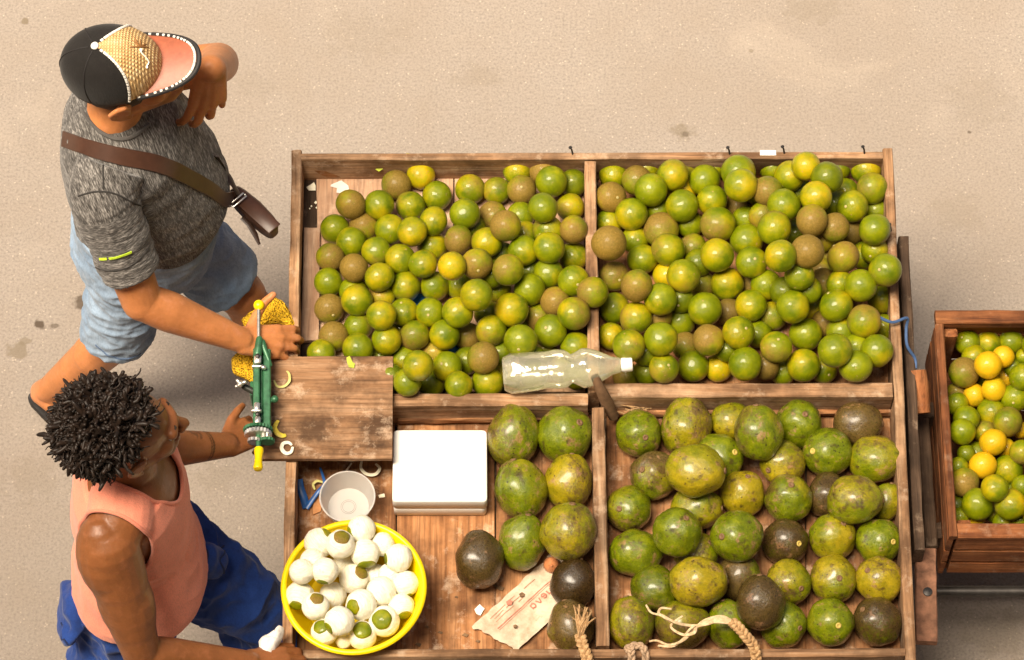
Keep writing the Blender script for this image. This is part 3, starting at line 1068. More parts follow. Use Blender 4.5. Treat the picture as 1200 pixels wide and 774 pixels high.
for q in (scar_m, scar_l):
    mb = MB()
    mb.lathe([(.15, -.06), (.165, .0), (.13, .035), (.08, .03), (.05, .0), (.0005, -.005)], (0, 0, 0), None, 14)
    me = mb.mesh('stem_scar')
    me.materials.append(q)
    me.polygons.foreach_set('use_smooth', [True] * len(me.polygons))
    SC.append(me)

# (x, y, rx, ry, kind, flag, scar dx, scar dy in px (None hidden), pale)
BR = [(748.5, 508.5, 27.5, 23.5, 'g', '', 7, 4, 0), (804, 500, 28.5, 28.5, 't', '', None, 0, 0), (857, 494, 23, 21, 'y', '-', None, 0, 0), (888.5, 507.5, 27, 31, 't', '+', None, 0, 0),
      (842, 537, 27, 27, 'g', '-', 17, -6, 1), (815, 552, 31, 29, 'y', '+', None, 0, 0), (766.4, 557, 25, 28, 'b', '', -13, -6, 0), (870, 578, 25, 25, 'Y', '', 6, -18, 0), (816, 596, 32, 24, 'y', '-', None, 0, 0),
      (736.5, 596.5, 25, 25, 'm', '', -10, 0, 0), (793.5, 623.5, 27.5, 26, 'g', '+', 10, -15, 0), (863, 629, 29, 28, 'g', '', -16, 0, 0), (745, 648, 28, 26, 'g', '', None, 0, 0), (816, 649, 28, 21, 'm', '-', 15, -12, 0),
      (818, 682, 31, 28, 'y', '+', None, 0, 0), (767, 690, 26, 25, 'G', '', 20, 3, 1), (739.5, 731, 26, 26, 'm', '', None, 0, 0), (800, 732, 28, 27, 'b', '', None, 0, 0), (854, 732, 24, 26, 'g', '', None, 0, 0),
      (867, 676, 24, 25, 'b', '-', None, 0, 0), (891, 707, 27, 29, 'd', '+', None, 0, 0), (935.7, 497, 27, 25, 'g', '', 7, -10, 0), (1005, 497, 29, 25, 'b', '', None, 0, 0), (970, 530, 27, 27, 'g', '+', -17, -1, 1),
      (1026, 538.5, 27, 26, 'y', '+', None, 0, 0), (917, 543, 27, 23, 'y', '-', -16, 8, 0), (924, 584, 27, 25, 't', '+', 3, -14, 0), (969, 580, 22, 24, 'd', '-', None, 0, 0), (1001.5, 586, 29, 27, 'y', '+', None, 0, 0),
      (1039, 588, 18, 23, 'm', '-', None, 0, 0), (975.5, 629, 26, 25, 'y', '', 12, -14, 0), (1029.5, 634, 26, 24, 'g', '', 15, 1, 1), (920.5, 635, 25, 25, 'd', '', 14, 2, 1), (924, 683, 25, 25, 'm', '', 13, 6, 0),
      (977, 679, 26, 26, 'y', '', 6, -1, 0), (1030, 680, 26, 26, 'Y', '', -13, -11, 0), (918, 732, 27, 24, 'g', '', 17, 4, 0), (973.5, 730, 26, 26, 'g', '', 8, 3, 1), (1028.5, 729, 26, 26, 'd', '', -17, -14, 0)]
BL = [(601, 510.7, 29, 36, 'm', '', None, 0, 0), (662, 509.5, 30, 32, 'g', '', 16, -13, 0), (610, 573.5, 29, 31, 'm', '', None, 0, 0), (667, 564.5, 26.5, 26.5, 'y', '', None, 0, 0), (612, 635, 26.5, 33, 'g', '', None, 0, 0),
      (666.5, 623, 28, 35, 'm', '', 4, -30, 0), (561.5, 656, 27, 32, 'd', '', None, 0, 0), (671.5, 684, 25, 25, 'k', '', None, 0, 0), (669, 735, 26, 27, 'b', '', None, 0, 0)]


def avocados(lst, zf, group, place, nrow, labels=None):
    fr = [dict(x=a[0], y=a[1], r=(a[2] * a[3]) ** .5, k=a[4], fl=a[5], a=a) for a in lst]
    heap(fr, zf, zf + .07, .92, .88, 1.08)
    rows(fr, nrow)
    for i, f in enumerate(fr):
        a = f['a']
        rx, ry = a[2], a[3]
        o = bpy.data.objects.new('avocado', AVO[(0, 2)[max(rx, ry) / min(rx, ry) > 1.16] if a[6] is None else random.choice((1, 3))])
        C.objects.link(o)
        o.location = f['c']
        toc = (CAM - f['c']).normalized()
        if a[6] is None:                       # long axis lies across the view
            r = 1.08 * min(rx, ry) / scale_at(f['c'])
            el = max(rx, ry) / min(rx, ry)
            ax = (UP if ry >= rx else RT) + toc * random.uniform(-.25, .35)
            ax = ax + RT * random.uniform(-.3, .3)
            ax.normalize()
            o.scale = (r, r, r * (1.04 if el < 1.16 else 1.0))
        else:                                  # stem end turned to where the scar shows
            r = 1.08 * f['r'] / scale_at(f['c'])
            u, v_ = a[6] / f['r'], -a[7] / f['r']
            ax = RT * u + UP * v_ + toc * math.sqrt(max(.05, 1 - u * u - v_ * v_))
            ax.normalize()
            o.scale = (r, r, r)
        qz = ax.to_track_quat('Z', 'Y') @ Euler((0, 0, random.uniform(0, 6.3))).to_quaternion()
        o.rotation_euler = qz.to_euler()
        k = AC[a[4]]
        o.color = tuple(min(1, max(0, x + random.uniform(-.06, .06))) for x in k) + (1,)
        half = 'half hidden ' if '-' in a[5] else ''
        lab = labels[i] if labels else f"{half}{AT[a[4]]} avocado, {f['col']} along {f['row']} row of {place}"
        tag(o, lab, 'avocado', group)
        s = bpy.data.objects.new('stem_scar', SC[a[8]])
        C.objects.link(s)
        s.parent = o
        zt = max(v.co.z for v in o.data.vertices)
        s.location = (0, 0, zt + .0)
        s.scale = (.8, .8, .8)
    return fr


fr_br = avocados(BR, ZF, 'avocados in the near bin by the crate', 'the full avocado bin', 7)
fr_bl = avocados(BL, ZF, 'avocados lying beside the white box', '', 3,
                 ['long speckled green avocado next to the white box, by the divider', 'smooth green avocado at the back corner under the bottle',
                  'speckled round avocado close to the front corner of the white box', 'small spotted yellowish avocado between two larger green ones', 'plain green avocado just above the printed paper wrapper',
                  'tall speckled green avocado above the copper coloured onion', 'dark brownish green avocado lying apart on bare boards', 'nearly black avocado beside the copper coloured onion', 'dark streaked avocado under the frayed rope end'])

# ------------------------------------------------------------------ yellow bowl of peeled oranges
yel = plain('yellow_plastic', (0.86, 0.62, 0.0), .35, 0, .04, 30, .5, .05)
bc = P(414.5, 687, .915)
bw = empty('plastic_bowl', Vector((bc.x, bc.y, .79)))
tag(bw, 'yellow plastic bowl full of peeled white oranges in the cart corner', 'bowl')
rr = 85.5 / scale_at(bc)
prof_o = [(.095, .792), (.10, .790), (.125, .80), (.150, .845), (rr - .014, .895), (rr - .006, .905)]
mb = MB()
outer = [(.001, .792)] + prof_o
inner = [(rr - .012, .909), (rr - .019, .895), (.145, .845), (.120, .805), (.095, .797), (.001, .797)]
mb.lathe(outer + inner, (bc.x, bc.y, 0), None, 56, False)
mb.build('bowl_body', yel, bw)
mb = MB()
ring = [(rr - .007 + .0075 * math.cos(q), .910 + .006 * math.sin(q)) for q in [2 * math.pi * k / 10 for k in range(11)]]
mb.lathe(ring, (bc.x, bc.y, 0), None, 64, False)
mb.build('rolled_rim', yel, bw)
pm = MT('orange_pith', .75, .25)
_v = pm.vec()
_st = pm.noise(pm.vec((1.5, 1.5, 16)), 1.0, 3, .6, .3)
_n = pm.noise(_v, 3.5, 5, .65)
_c = pm.ramp(_st, [(.35, (.80, .73, .54)), (.55, (.88, .84, .70))])
_c = pm.mix(pm.ramp(_n, [(.6, 0), (.72, .5)]), _c, (.80, .55, .16))
pm.col(_c)
pm.set('Subsurface Weight', .15)
pm.b.inputs['Subsurface Radius'].default_value = (.01, .008, .005)
pm.bump(_st, .25, .03)
PEEL = [fruit_mesh('peeled_orange', 40, 28, .97, 0, 40 + i, .02, .02) for i in range(3)]
for _k, me in enumerate(PEEL):
    _rn = random.Random(50 + _k)
    _ds = [Vector((_rn.gauss(0, 1), _rn.gauss(0, 1), _rn.gauss(0, 1))).normalized() for _j in range(46)]
    for v in me.vertices:
        d = v.co.normalized()
        r_ = min([v.co.length] + [.958 / d.dot(q) for q in _ds if d.dot(q) > .5])
        v.co = d * r_
    me.set_sharp_from_angle(angle=R(14))
for me in PEEL:
    me.materials.append(pm.m)


def cap_mesh(ang, seed):
    """leftover patch of skin with a ragged, sloping edge"""
    rings = []
    n = 26
    for q in (1.0, .97, .75, .45, .12):
        ring = []
        for k in range(n):
            a = 2 * math.pi * k / n
            e = ang * q * (1 + .18 * noise.noise(Vector((math.cos(a) * 1.1 + seed * 5, math.sin(a) * 1.1, seed))))
            rr = 1.035 + (.012 if q < 1 else -.045)
            ring.append(Vector((math.sin(e) * math.cos(a) * rr, math.sin(e) * math.sin(a) * rr, math.cos(e) * rr * .985)))
        rings.append(ring)
    me = MB().loft(rings, cap=True).mesh('skin_cap')
    me.polygons.foreach_set('use_smooth', [True] * len(me.polygons))
    me.materials.append(MAT['citrus'])
    return me


CAPS = [cap_mesh(a_, i) for i, a_ in enumerate((.42, .50, .56, .66, .46))]
# x y r cap(dx,dy | none) kind flag
PO = """293 340 46 -42 14 g; 152 385 50 40 -40 m -; 222 390 48 6 -28 b +; 305 420 48 5 44 g; 362 390 40 - - g -; 415 435 47 -46 5 G; 95 480 42 - - g; 130 445 42 - - g -; 172 478 44 -10 40 g;
235 460 42 - - g -; 268 503 50 28 -24 b +; 335 495 42 - - g -; 385 490 38 - - b -; 440 520 43 6 42 g; 358 545 50 -34 28 g +; 88 560 48 -12 34 m; 140 595 46 6 -30 b +; 198 560 46 - - g -; 292 590 52 -30 8 m +;
425 595 43 10 34 m; 220 645 50 -38 24 g +; 368 645 52 -10 -10 g +; 295 690 48 0 -20 g; 170 680 45 -15 -20 g; 235 705 30 - - o -"""
pr = []
for ln in PO.split(';'):
    t = ln.split()
    pr.append(dict(x=320 + float(t[0]) / 2.823, y=500 + float(t[1]) / 2.823, r=float(t[2]) / 2.823, cap=None if t[3] == '-' else (float(t[3]) / float(t[2]), -float(t[4]) / float(t[2])), k=t[5], fl=t[6] if len(t) > 6 else ''))
def in_bowl(c, r):
    d = math.hypot(c.x - bc.x, c.y - bc.y) + r * .62
    t = min(1.4, max(0, (d - .105) / (rr - .022 - .105)))
    return .800 + .075 * t + r * .60


heap(pr, .812, .87, .95, .82, 1.02, in_bowl)
rows(pr, 5)
for f in pr:
    o = bpy.data.objects.new('peeled_orange', random.choice(PEEL))
    C.objects.link(o)
    o.location = f['c']
    r = f['rw']
    o.scale = (r, r, r)
    toc = (CAM - f['c']).normalized()
    if f['cap']:
        u, v_ = f['cap']
        L = math.hypot(u, v_)
        if L > .97:
            u, v_ = u / L * .97, v_ / L * .97
        ax = (RT * u + UP * v_ + toc * math.sqrt(1 - u * u - v_ * v_)).normalized()
    else:
        ax = Vector((random.uniform(-1, 1), random.uniform(-1, 1), -.8)).normalized()
    o.rotation_euler = (ax.to_track_quat('Z', 'Y')).to_euler()
    half = 'half hidden ' if '-' in f['fl'] else ''
    ct = {'b': 'brown', 'g': 'green', 'm': 'mottled', 'G': 'dark green', 'o': 'orange'}[f['k']]
    tail = f" with a {ct} skin cap," if f['cap'] else ','
    tag(o, f"{half}peeled white orange{tail} {f['col']} along {f['row']} row, bowl", 'peeled orange', 'peeled oranges in the yellow bowl')
    s = bpy.data.objects.new('skin_cap', random.choice(CAPS))
    C.objects.link(s)
    s.parent = o
    s.location = (0, 0, -.03)
    k = KCOL[f['k']]
    s.color = (*k, 1)


# ------------------------------------------------------------------ things lying on the cart
# the stained board across the corner
bd = empty('cutting_board', P(382, 478, .866))
tag(bd, 'stained wooden board laid across the bin corner with a peeler clamped on', 'board')
zb0, zb1 = .8665, .8865
pl = [((305, 477), (460, 476.5), 0)]
wd = (P(305, 417, zb1) - P(305, 537, zb1)).length
for (a, b, i) in pl:
    MB().plank(P(*a, zb1), P(*b, zb1), wd, zb0, zb1, 16, .0012, 300 + i, .003).build('board_plank', MAT['board'], bd, True, None, 30)

# hand cranked peeler
gm = plain('green_enamel', (0.035, 0.13, 0.06), .4, .2, .35, 55, .5, .3)
zn = plain('bright_metal', (0.75, 0.72, 0.66), .3, .85, .2, 80)
pz = .955
pe = empty('orange_peeler', P(305, 470, .887))
tag(pe, 'green cast iron hand crank orange peeler with yellow knobs', 'peeler')
bx0, bx1 = P(306, 405, pz), P(306, 505, pz)
for dx in (-5.5, 6.5):
    a, b = P(306 + dx, 409, pz), P(306 + dx, 508, pz)
    MB().plank(a, b, .017 if dx < 0 else .020, pz - .022, pz + (.004 if dx < 0 else -.002), 10, .0008, 401).build('frame_rail', gm, pe, True, None, 30)
MB().plank(P(306, 412, pz), P(306, 505, pz), .009, pz - .024, pz - .014, 6, .0005, 402).build('frame_web', gm, pe, True, None, 30)
a, b = P(303, 361, pz + .014), P(303, 402, pz + .010)
MB().tube([a, b, b + (b - a) * .35], .0045, 10).build('rod', zn, pe)
mb = MB()
mb.ell(P(303.5, 358, pz + .014), (.0145, .0145, .0145))
mb.build('knob', yel, pe)
# head casting at the far end
p = P(304, 404, pz + .004)
mb = MB()
mb.cone(P(304, 398, pz + .01), P(302, 415, pz + .006), .009, .011)
mb.cone(P(307, 402, pz + .002), P(317, 428, pz - .01), .010, .005)
mb.build('head_casting', gm, pe)
for (x, y, sx, sy) in ((302, 422, .018, .022), (302, 430, .030, .006), (309, 431, .012, .008), (301, 478, .015, .026), (300.5, 482, .026, .006), (302, 493, .014, .02)):
    MB().box(P(x, y, pz + .012), (sx, sy, .014), None, .003).build('bracket', zn, pe)
for x, y in ((302, 418), (302, 486)):
    MB().lathe([(.006, 0), (.006, .006), (.003, .008)], P(x, y, pz + .019), None, 8).build('nut', MAT['steel_dark'], pe)
# gears at the near end
rx = Matrix.Rotation(math.pi / 2, 3, 'X')


def gear(px, py, z, r, th, teeth, m, name='gear_wheel'):
    prof = MB()
    c = P(px, py, z)
    rings = []
    for zz, s_ in ((-th / 2, .9), (-th / 2, 1), (th / 2, 1), (th / 2, .9)):
        ring = []
        for k in range(teeth * 2):
            q = 2 * math.pi * k / (teeth * 2)
            r_ = r * (1 if k % 2 else .91) * s_
            ring.append(c + Vector((r_ * math.cos(q), -zz, r_ * math.sin(q))))
        rings.append(ring)
    prof.loft(rings)
    return prof.build(name, m, pe, True, None, 30)


gear(302.5, 504, pz, .038, .008, 26, gm)
gear(302.5, 509, pz, .035, .010, 24, zn)
gear(298, 517, pz - .004, .018, .008, 14, zn)
gear(313, 517, pz - .004, .020, .008, 14, gm)
gear(311, 514, pz - .008, .016, .008, 14, zn)
MB().tube([P(303, 500, pz), P(303, 528, pz)], .007, 10).build('crank_shaft', gm, pe)
mb = MB()
mb.lathe([(.006, -.004), (.0115, 0), (.0125, .008), (.0095, .028), (.0105, .045), (.0125, .056), (.0105, .062), (.003, .064)], P(303.5, 526, pz + .004), Matrix.Rotation(R(82), 3, 'X'), 18)
mb.build('crank_handle', yel, pe)
# side arm with wing nut, small green lever and the clamp under the board
mb = MB()
mb.cone(P(299, 460, pz - .012), P(287, 454, pz - .006), .009, .008)
mb.cone(P(287, 454, pz - .006), P(281, 450, pz + .0), .008, .006)
mb.build('arm', plain('black_iron', (.03, .032, .026), .5, .4, .3), pe)
mb = MB()
mb.cone(P(282, 450, pz + .006), P(282, 450, pz + .022), .009, .007)
mb.cone(P(278, 446, pz + .02), P(282, 450, pz + .018), .004, .006)
mb.cone(P(287, 448, pz + .024), P(282, 450, pz + .018), .005, .006)
mb.cone(P(280, 452, pz + .018), P(277, 453, pz + .02), .004, .004)
mb.build('wing_nut', zn, pe)
mb = MB()
mb.cone(P(313, 472, pz - .01), P(320, 469, pz - .012), .005, .005)
mb.ell(P(322, 468, pz - .01), (.010, .010, .010))
mb.build('lever', gm, pe)
mb = MB()
mb.box(P(307, 462, .91), (.03, .05, .055))
mb.box(P(299, 462, .845), (.022, .04, .075))
mb.build('clamp', gm, pe)

# peel curls
pc = plain('peel_curl_green', (.55, .50, .16), .6, 0, .25)
pcw = plain('peel_curl_white', (.85, .80, .62), .7, 0, .1)
pcy = plain('peel_curl_yellow', (.62, .47, .04), .5, 0, .3)


def curl(pts, z, w_, m, label, parent=None):
    q = bez([P(x, y, z + dz) for x, y, dz in pts], 28)
    o = MB().tube(q, [w_ * (.35 + .65 * math.sin(math.pi * (i + 1) / (len(q) + 1)) ** .5) for i in range(len(q))], 6, True, .45, (0, 0, 1)).build('peel_curl', m)
    tag(o, label, 'peel', 'curls of orange peel')
    return o


zt = zb1 + .003
curl([(321, 446, 0), (325, 453, 0), (333, 453, .003), (339, 447, .007), (339, 439, .006), (336, 435, .003)], zt, .0038, pc, 'thin pale green peel curl on the board near the peeler body')
curl([(326, 493, 0.002), (322, 501, .002), (325, 508, .003), (331, 511, .002), (335, 510, 0)], zt, .0075, pcy, 'broad yellow peel scrap on the board by the gear')
curl([(343, 524, 0.001), (341, 530, .002), (335, 531.5, .004), (330, 526, .005), (332, 520, .004), (338, 519, .003), (342, 522, .001)], zt, .0055, pcw, 'white ring of peel at the near edge of the board')
curl([(424, 540, 0.0), (423, 549, .004), (430, 556, .006), (440, 556, .006), (445, 549, .004), (440, 544, .002)], ZF + .006, .0048, pcw, 'white peel curl between the cup and the white box')
curl([(369, 574, 0.0), (367, 568, .005), (372, 564, .008), (379, 566, .006)], ZF + .006, .0040, pc, 'pale peel curl beside the blue strap')
leafm = plain('green_scrap', (.36, .42, .03), .5, 0, .3)


def bit(poly, z, m, name, label, cat, th=.002):
    o = sheet(poly, z, th, m, name, None, random.randint(0, 99))
    tag(o, label, cat)
    return o


bit([(406, 420), (410, 418), (413, 425), (416, 427), (415, 432), (409, 431), (407, 426)], zb1 + .0015, leafm, 'peel_scrap', 'yellow green scrap of skin at the far edge of the board', 'scrap')
bit([(440, 199), (446, 194), (449, 199), (444, 202)], ZF + .058, leafm, 'leaf', 'small green leaf bit lying along the far rail', 'leaf')
bit([(388, 217), (400, 212), (408, 218), (409, 222), (400, 227), (394, 226), (395, 221), (387, 219)], ZF + .0085, white_paper, 'paper_scrap', 'pale torn paper scrap on the lining sheet', 'paper scrap', .0012)
bit([(359, 220), (368, 214), (370, 218), (370, 224), (362, 224)], ZF + .003, pcw, 'peel_scrap', 'pale peel scrap in the dark gap of the bin corner', 'scrap')
for i, (x, y, r_) in enumerate(((370, 238, 2), (371, 244, 1.3), (365, 242, 1.2), (363, 245, 1))):
    o = bit([(x - r_, y), (x, y - r_), (x + r_, y), (x, y + r_)], ZF + .003, pcw, 'peel_crumb', ['largest pale crumb in the dark gap below the peel scrap', 'lowest pale crumb against the lining sheet', 'tiny crumb in the gap away from the sheet', 'tiniest crumb nearest the rail'][i], 'crumb')
bit([(556, 715), (562, 709), (568, 714), (563, 722), (558, 720)], ZF + .002, white_paper, 'paper_scrap', 'small white paper scrap beside the printed wrapper', 'paper scrap', .004)
bit([(443, 581), (450, 579), (451, 583), (444, 584)], ZF + .002, pcw, 'peel_scrap', 'oblong pale scrap between the cup and the white box', 'scrap')
dryl = plain('dry_leaf', (.16, .09, .04), .8, 0, .4)
for i, (x, y, s_) in enumerate(((586, 690, 5), (580, 687, 3), (545, 745, 4), (560, 752, 3), (516, 742, 3), (500, 735, 2.5), (490, 756, 4), (535, 700, 2), (455, 740, 3), (640, 700, 0))):
    if s_:
        o = bit([(x - s_, y), (x - s_ * .2, y - s_ * .6), (x + s_, y - s_ * .2), (x + s_ * .5, y + s_ * .6)], ZF + .002, dryl, 'dry_scrap', '', 'scrap')
        tag(o, 'dry brown scrap of leaf or bark on the near bin floor', 'scrap', 'dry scraps on the bin floor')

# white foam box with lid
foam = plain('white_foam', (.86, .84, .78), .75, 0, .03, 220, .3, .15)
fb = empty('foam_box', P(515, 555, ZF))
tag(fb, 'white foam box with its lid on, standing in the near bin', 'box')


def rbox(poly, z0, z1, rad=.012, edge=.004):
    pts = [P(x, y, z1) for x, y in poly]
    out = []
    n = len(pts)
    for i in range(n):
        a, b, c = pts[i - 1], pts[i], pts[(i + 1) % n]
        u, v_ = (a - b).normalized(), (c - b).normalized()
        for k in range(6):
            t = k / 5
            p0, p1, p2 = b + u * rad, b, b + v_ * rad
            out.append(p0 * (1 - t) ** 2 + p1 * 2 * t * (1 - t) + p2 * t * t)
    cen = sum(out, Vector()) / len(out)
    rings = []
    for z, s_ in ((z0, edge), (z0 + edge, 0), (z1 - edge, 0), (z1 - edge * .3, edge * .35), (z1, edge * 1.2)):
        ring = []
        for p in out:
            d = (p - cen)
            d.z = 0
            q = p - d.normalized() * s_
            ring.append(Vector((q.x, q.y, z)))
        rings.append(ring)
    m = MB().loft(rings)
    if sum(out[i].x * out[(i + 1) % len(out)].y - out[(i + 1) % len(out)].x * out[i].y for i in range(len(out))) < 0:
        m.f = [tuple(reversed(f)) for f in m.f]
    return m


zl = ZF + .092
rbox([(461, 504), (570.5, 504), (571, 588), (459.5, 588)], ZF + .045, zl).build('lid', foam, fb, True, None, 50)
rbox([(462, 514), (570, 514), (570, 597), (461, 597)], ZF + .001, ZF + .044).build('base', foam, fb, True, None, 50)

# white plastic cup
cm = MT('clear_white_plastic', .25, .5)
cm.col((.85, .82, .78))
cm.set('Transmission Weight', .55)
cm.b.inputs['IOR'].default_value = 1.15
cm.set('Roughness', .35)
cc = P(407, 582, ZF + .075)
mb = MB()
rc = 32.5 / scale_at(cc)
mb.lathe([(.001, ZF + .004), (rc - .018, ZF + .004), (rc - .016, ZF + .006), (rc - .002, ZF + .070), (rc + .001, ZF + .075), (rc - .003, ZF + .076), (rc - .0045, ZF + .070), (rc - .0185, ZF + .009), (.001, ZF + .0085)], (cc.x, cc.y, 0), None, 48, False)
cup = mb.build('plastic_cup', cm.m)
tag(cup, 'translucent white plastic cup tucked behind the yellow bowl', 'cup')
mb = MB()
for r_ in (.020, .016):
    mb.lathe([(r_, ZF + .0090), (r_, ZF + .0105), (r_ - .0012, ZF + .0105), (r_ - .0012, ZF + .0090)], (cc.x, cc.y, 0), None, 32, False)
mb.build('moulded_ring', plain('grey_plastic', (.55, .52, .49), .4, 0, .1), cup)
# blue plastic strap and twine beside the cup
sm = plain('blue_strap_plastic', (.02, .10, .33), .35, 0, .35, 30)
q = bez([P(350, 562, ZF + .02), P(352, 572, ZF + .012), (P(356, 584, ZF + .006)), P(359, 596, ZF + .006)], 14)
q2 = bez([P(359, 596, ZF + .008), P(366, 586, ZF + .014), P(374, 575, ZF + .02), P(380, 568, ZF + .03), P(379, 560, ZF + .03), P(375, 548, ZF + .02)], 18)
mb = MB()
mb.tube(q, [.010] * len(q), 8, True, .3, (0, 0, 1))
mb.tube(q2, [.007 - .0045 * i / len(q2) for i in range(len(q2))], 8, True, .3, (0, 0, 1))
o = mb.build('plastic_strap', sm)
tag(o, 'bent strip of blue plastic strapping beside the white cup', 'strap')
o = MB().tube([P(412, 543, ZF + .03), P(402, 557, ZF + .012)], .0022, 6).build('wire_pin', zn)
tag(o, 'short bright wire pin leaning behind the white cup', 'wire')
o = sheet([(367, 590), (374, 582), (378, 586), (376, 600), (367, 604)], ZF + .002, .002, plain('orange_card', (.50, .22, .08), .8), 'card_scrap', None, 8)
tag(o, 'orange brown card scrap under the blue strap', 'card scrap')

# printed paper wrapper
wm = MT('printed_wrapper', .7, .3)
_v = wm.vec(rnd=False)
_n = wm.noise(_v, 26, 5, .65)
_c = wm.ramp(_n, [(.3, (.40, .29, .19)), (.6, (.66, .53, .39))])
_n2 = wm.noise(wm.vec((1, 1, 1), False), 60, 4, .7)
_c = wm.mix(wm.ramp(_n2, [(.62, 0), (.7, .5)]), _c, (.30, .18, .09))
wm.col(_c)
wm.bump(_n, .4, .004)
# crumpled sheet as a small height field
o0, ex, ey = P(553, 736, ZF + .003), P(640, 656, ZF + .003), P(604, 763, ZF + .003)
U, V = ex - o0, ey - o0
V = V * 1.05
mb = MB()
nu, nv = 26, 16
vs_ = []
for j in range(nv + 1):
    for i in range(nu + 1):
        u, v_ = i / nu * 1.12, j / nv
        edge = .045 * noise.noise(Vector((u * 9, v_ * 9, 2)))
        cut = max(0, u - .75) * .25 * (0 if v_ > .5 else 1)
        p = o0 + U * (u + (edge if i in (0, nu) else 0)) + V * (v_ + (edge if j in (0, nv) else 0))
        p.z += .008 + .011 * noise.noise(p * 18) + .005 * noise.noise(p * 50)
        vs_.append(p)
n0 = len(vs_)
vs_ += [p - Vector((0, 0, .0012)) for p in vs_]
fs_ = []
for j in range(nv):
    for i in range(nu):
        a = j * (nu + 1) + i
        fs_.append((a, a + 1, a + nu + 2, a + nu + 1)[::-1])
        fs_.append((a + n0, a + 1 + n0, a + nu + 2 + n0, a + nu + 1 + n0))
mb.add(vs_, fs_)
wr = mb.build('paper_wrapper', wm.m, None, True, None, 0)
tag(wr, 'crumpled cream paper wrapper with red printing on the bin floor', 'wrapper')
red = plain('red_print', (.50, .17, .11), .7, 0, .3)


def on_wrap(u, v_, dz=.0):
    p = o0 + U * u + V * v_
    p.z += .0092 + .011 * noise.noise(p * 18) + .005 * noise.noise(p * 50) + dz
    return p


mb = MB()
for (v_, wdt, u0, u1) in ((.40, .003, .10, .98), (.44, .0014, .10, .98)):
    q = [on_wrap(u0 + (u1 - u0) * k / 24, v_) for k in range(25)]
    mb.tube(q, wdt * .5, 6, True, .35, (0, 0, 1))
mb.build('printed_line', red, wr)
# the lettering reads from the far side of the sheet
LET = {'a': [[(.8, .8), (.3, .95), (.1, .5), (.3, .05), (.8, .25)], [(.8, .95), (.8, .05)]], 'n': [[(.1, .0), (.1, .9)], [(.1, .7), (.5, .95), (.8, .7), (.8, 0)]],
       'u': [[(.1, .9), (.1, .3), (.4, 0), (.8, .25)], [(.8, .9), (.8, 0)]], 'e': [[(.1, .5), (.8, .55), (.6, .95), (.2, .85), (.1, .4), (.4, .02), (.8, .2)]],
       'v': [[(.05, .9), (.4, .0), (.8, .9)]]}
mb = MB()
u_ = .80
for ch in 'nueva':
    for st in LET[ch]:
        q = bez([on_wrap(u_ - .062 * x + .01 * y, .60 - .11 * y, .0004) for x, y in st], 8)
        mb.tube(q, .0018, 5, True, .4, (0, 0, 1))
    u_ -= .072
mb.build('printed_word', red, wr)
mb = MB()
for k, (u0, u1, v_) in enumerate(((.16, .36, .14), (.4, .5, .12), (.18, .30, .2), (.34, .55, .2), (.6, .75, .16), (.16, .4, .27), (.46, .52, .27))):
    q = [on_wrap(u0 + (u1 - u0) * t / 6, v_) for t in range(7)]
    mb.tube(q, .0011, 5, True, .4, (0, 0, 1))
mb.build('small_print', plain('brown_print', (.38, .20, .12), .7), wr)
for i, (x, y, s_, m_) in enumerate(((597, 707, 4, red), (612, 698, 3.4, dryl), (604, 735, 2.6, dryl))):
    o = bit([(x - s_, y - 1), (x, y - s_ * .9), (x + s_, y - 1), (x + s_ * .6, y + s_ * .6), (x - s_ * .6, y + s_ * .7)], ZF + .014, m_, 'dry_scrap', ['reddish scrap lying on the printed wrapper', 'darker scrap near the middle of the printed wrapper', 'tan scrap lower down on the printed wrapper'][i], 'scrap', .004)

# copper coloured onion
mb = MB()
c = P(646, 662, ZF + .02)
mb.lathe([(.001, -.018), (.010, -.0175), (.018, -.010), (.0205, 0), (.018, .010), (.009, .017), (.004, .020), (.002, .024)], c, Matrix.Rotation(.5, 3, 'X'), 24)
o = mb.build('onion', plain('copper_onion_skin', (.52, .20, .08), .28, 0, .25, 70))
tag(o, 'small shiny copper coloured onion between the avocados and wrapper', 'onion')

# clear bottle lying on the divider
bm = MT('clear_bottle_plastic', .13, .9)
bm.col((.86, .82, .60))
_n = bm.noise(bm.vec((1, 1, 1), False), 16, 3, .5)
bm.bump(_n, .22, .03)
_tr = bm.n('BsdfTransparent')
_tr.inputs[0].default_value = (.985, .975, .92, 1)
_fr = bm.n('Fresnel')
_fr.inputs[0].default_value = 1.45
_gl = bm.n('BsdfGlossy')
_gl.inputs['Roughness'].default_value = .10
_gl.inputs['Color'].default_value = (1, .99, .95, 1)
_nb = [x for x in bm.t.nodes if x.bl_idname == 'ShaderNodeBump'][0]
bm.l(_nb.outputs[0], _gl.inputs['Normal'])
_mx = bm.n('MixShader')
_f = bm.math('ADD', bm.math('MULTIPLY', _fr.outputs[0], 1.1), .05, True)
bm.l(_f, _mx.inputs[0])
bm.l(_tr.outputs[0], _mx.inputs[1])
bm.l(_gl.outputs[0], _mx.inputs[2])
_mz = bm.n('MixShader')
_mz.inputs[0].default_value = .20
bm.l(_mx.outputs[0], _mz.inputs[1])
bm.l(bm.b.outputs[0], _mz.inputs[2])
bm.l(_mz.outputs[0], bm.t.nodes['Material Output'].inputs[0])
A_, B_ = P(590, 438, .905), P(728, 428, .925)
d = (B_ - A_).normalized()
qz = d.to_track_quat('Z', 'Y').to_matrix()
L = (B_ - A_).length
rad = 23.5 / scale_at((A_ + B_) / 2)
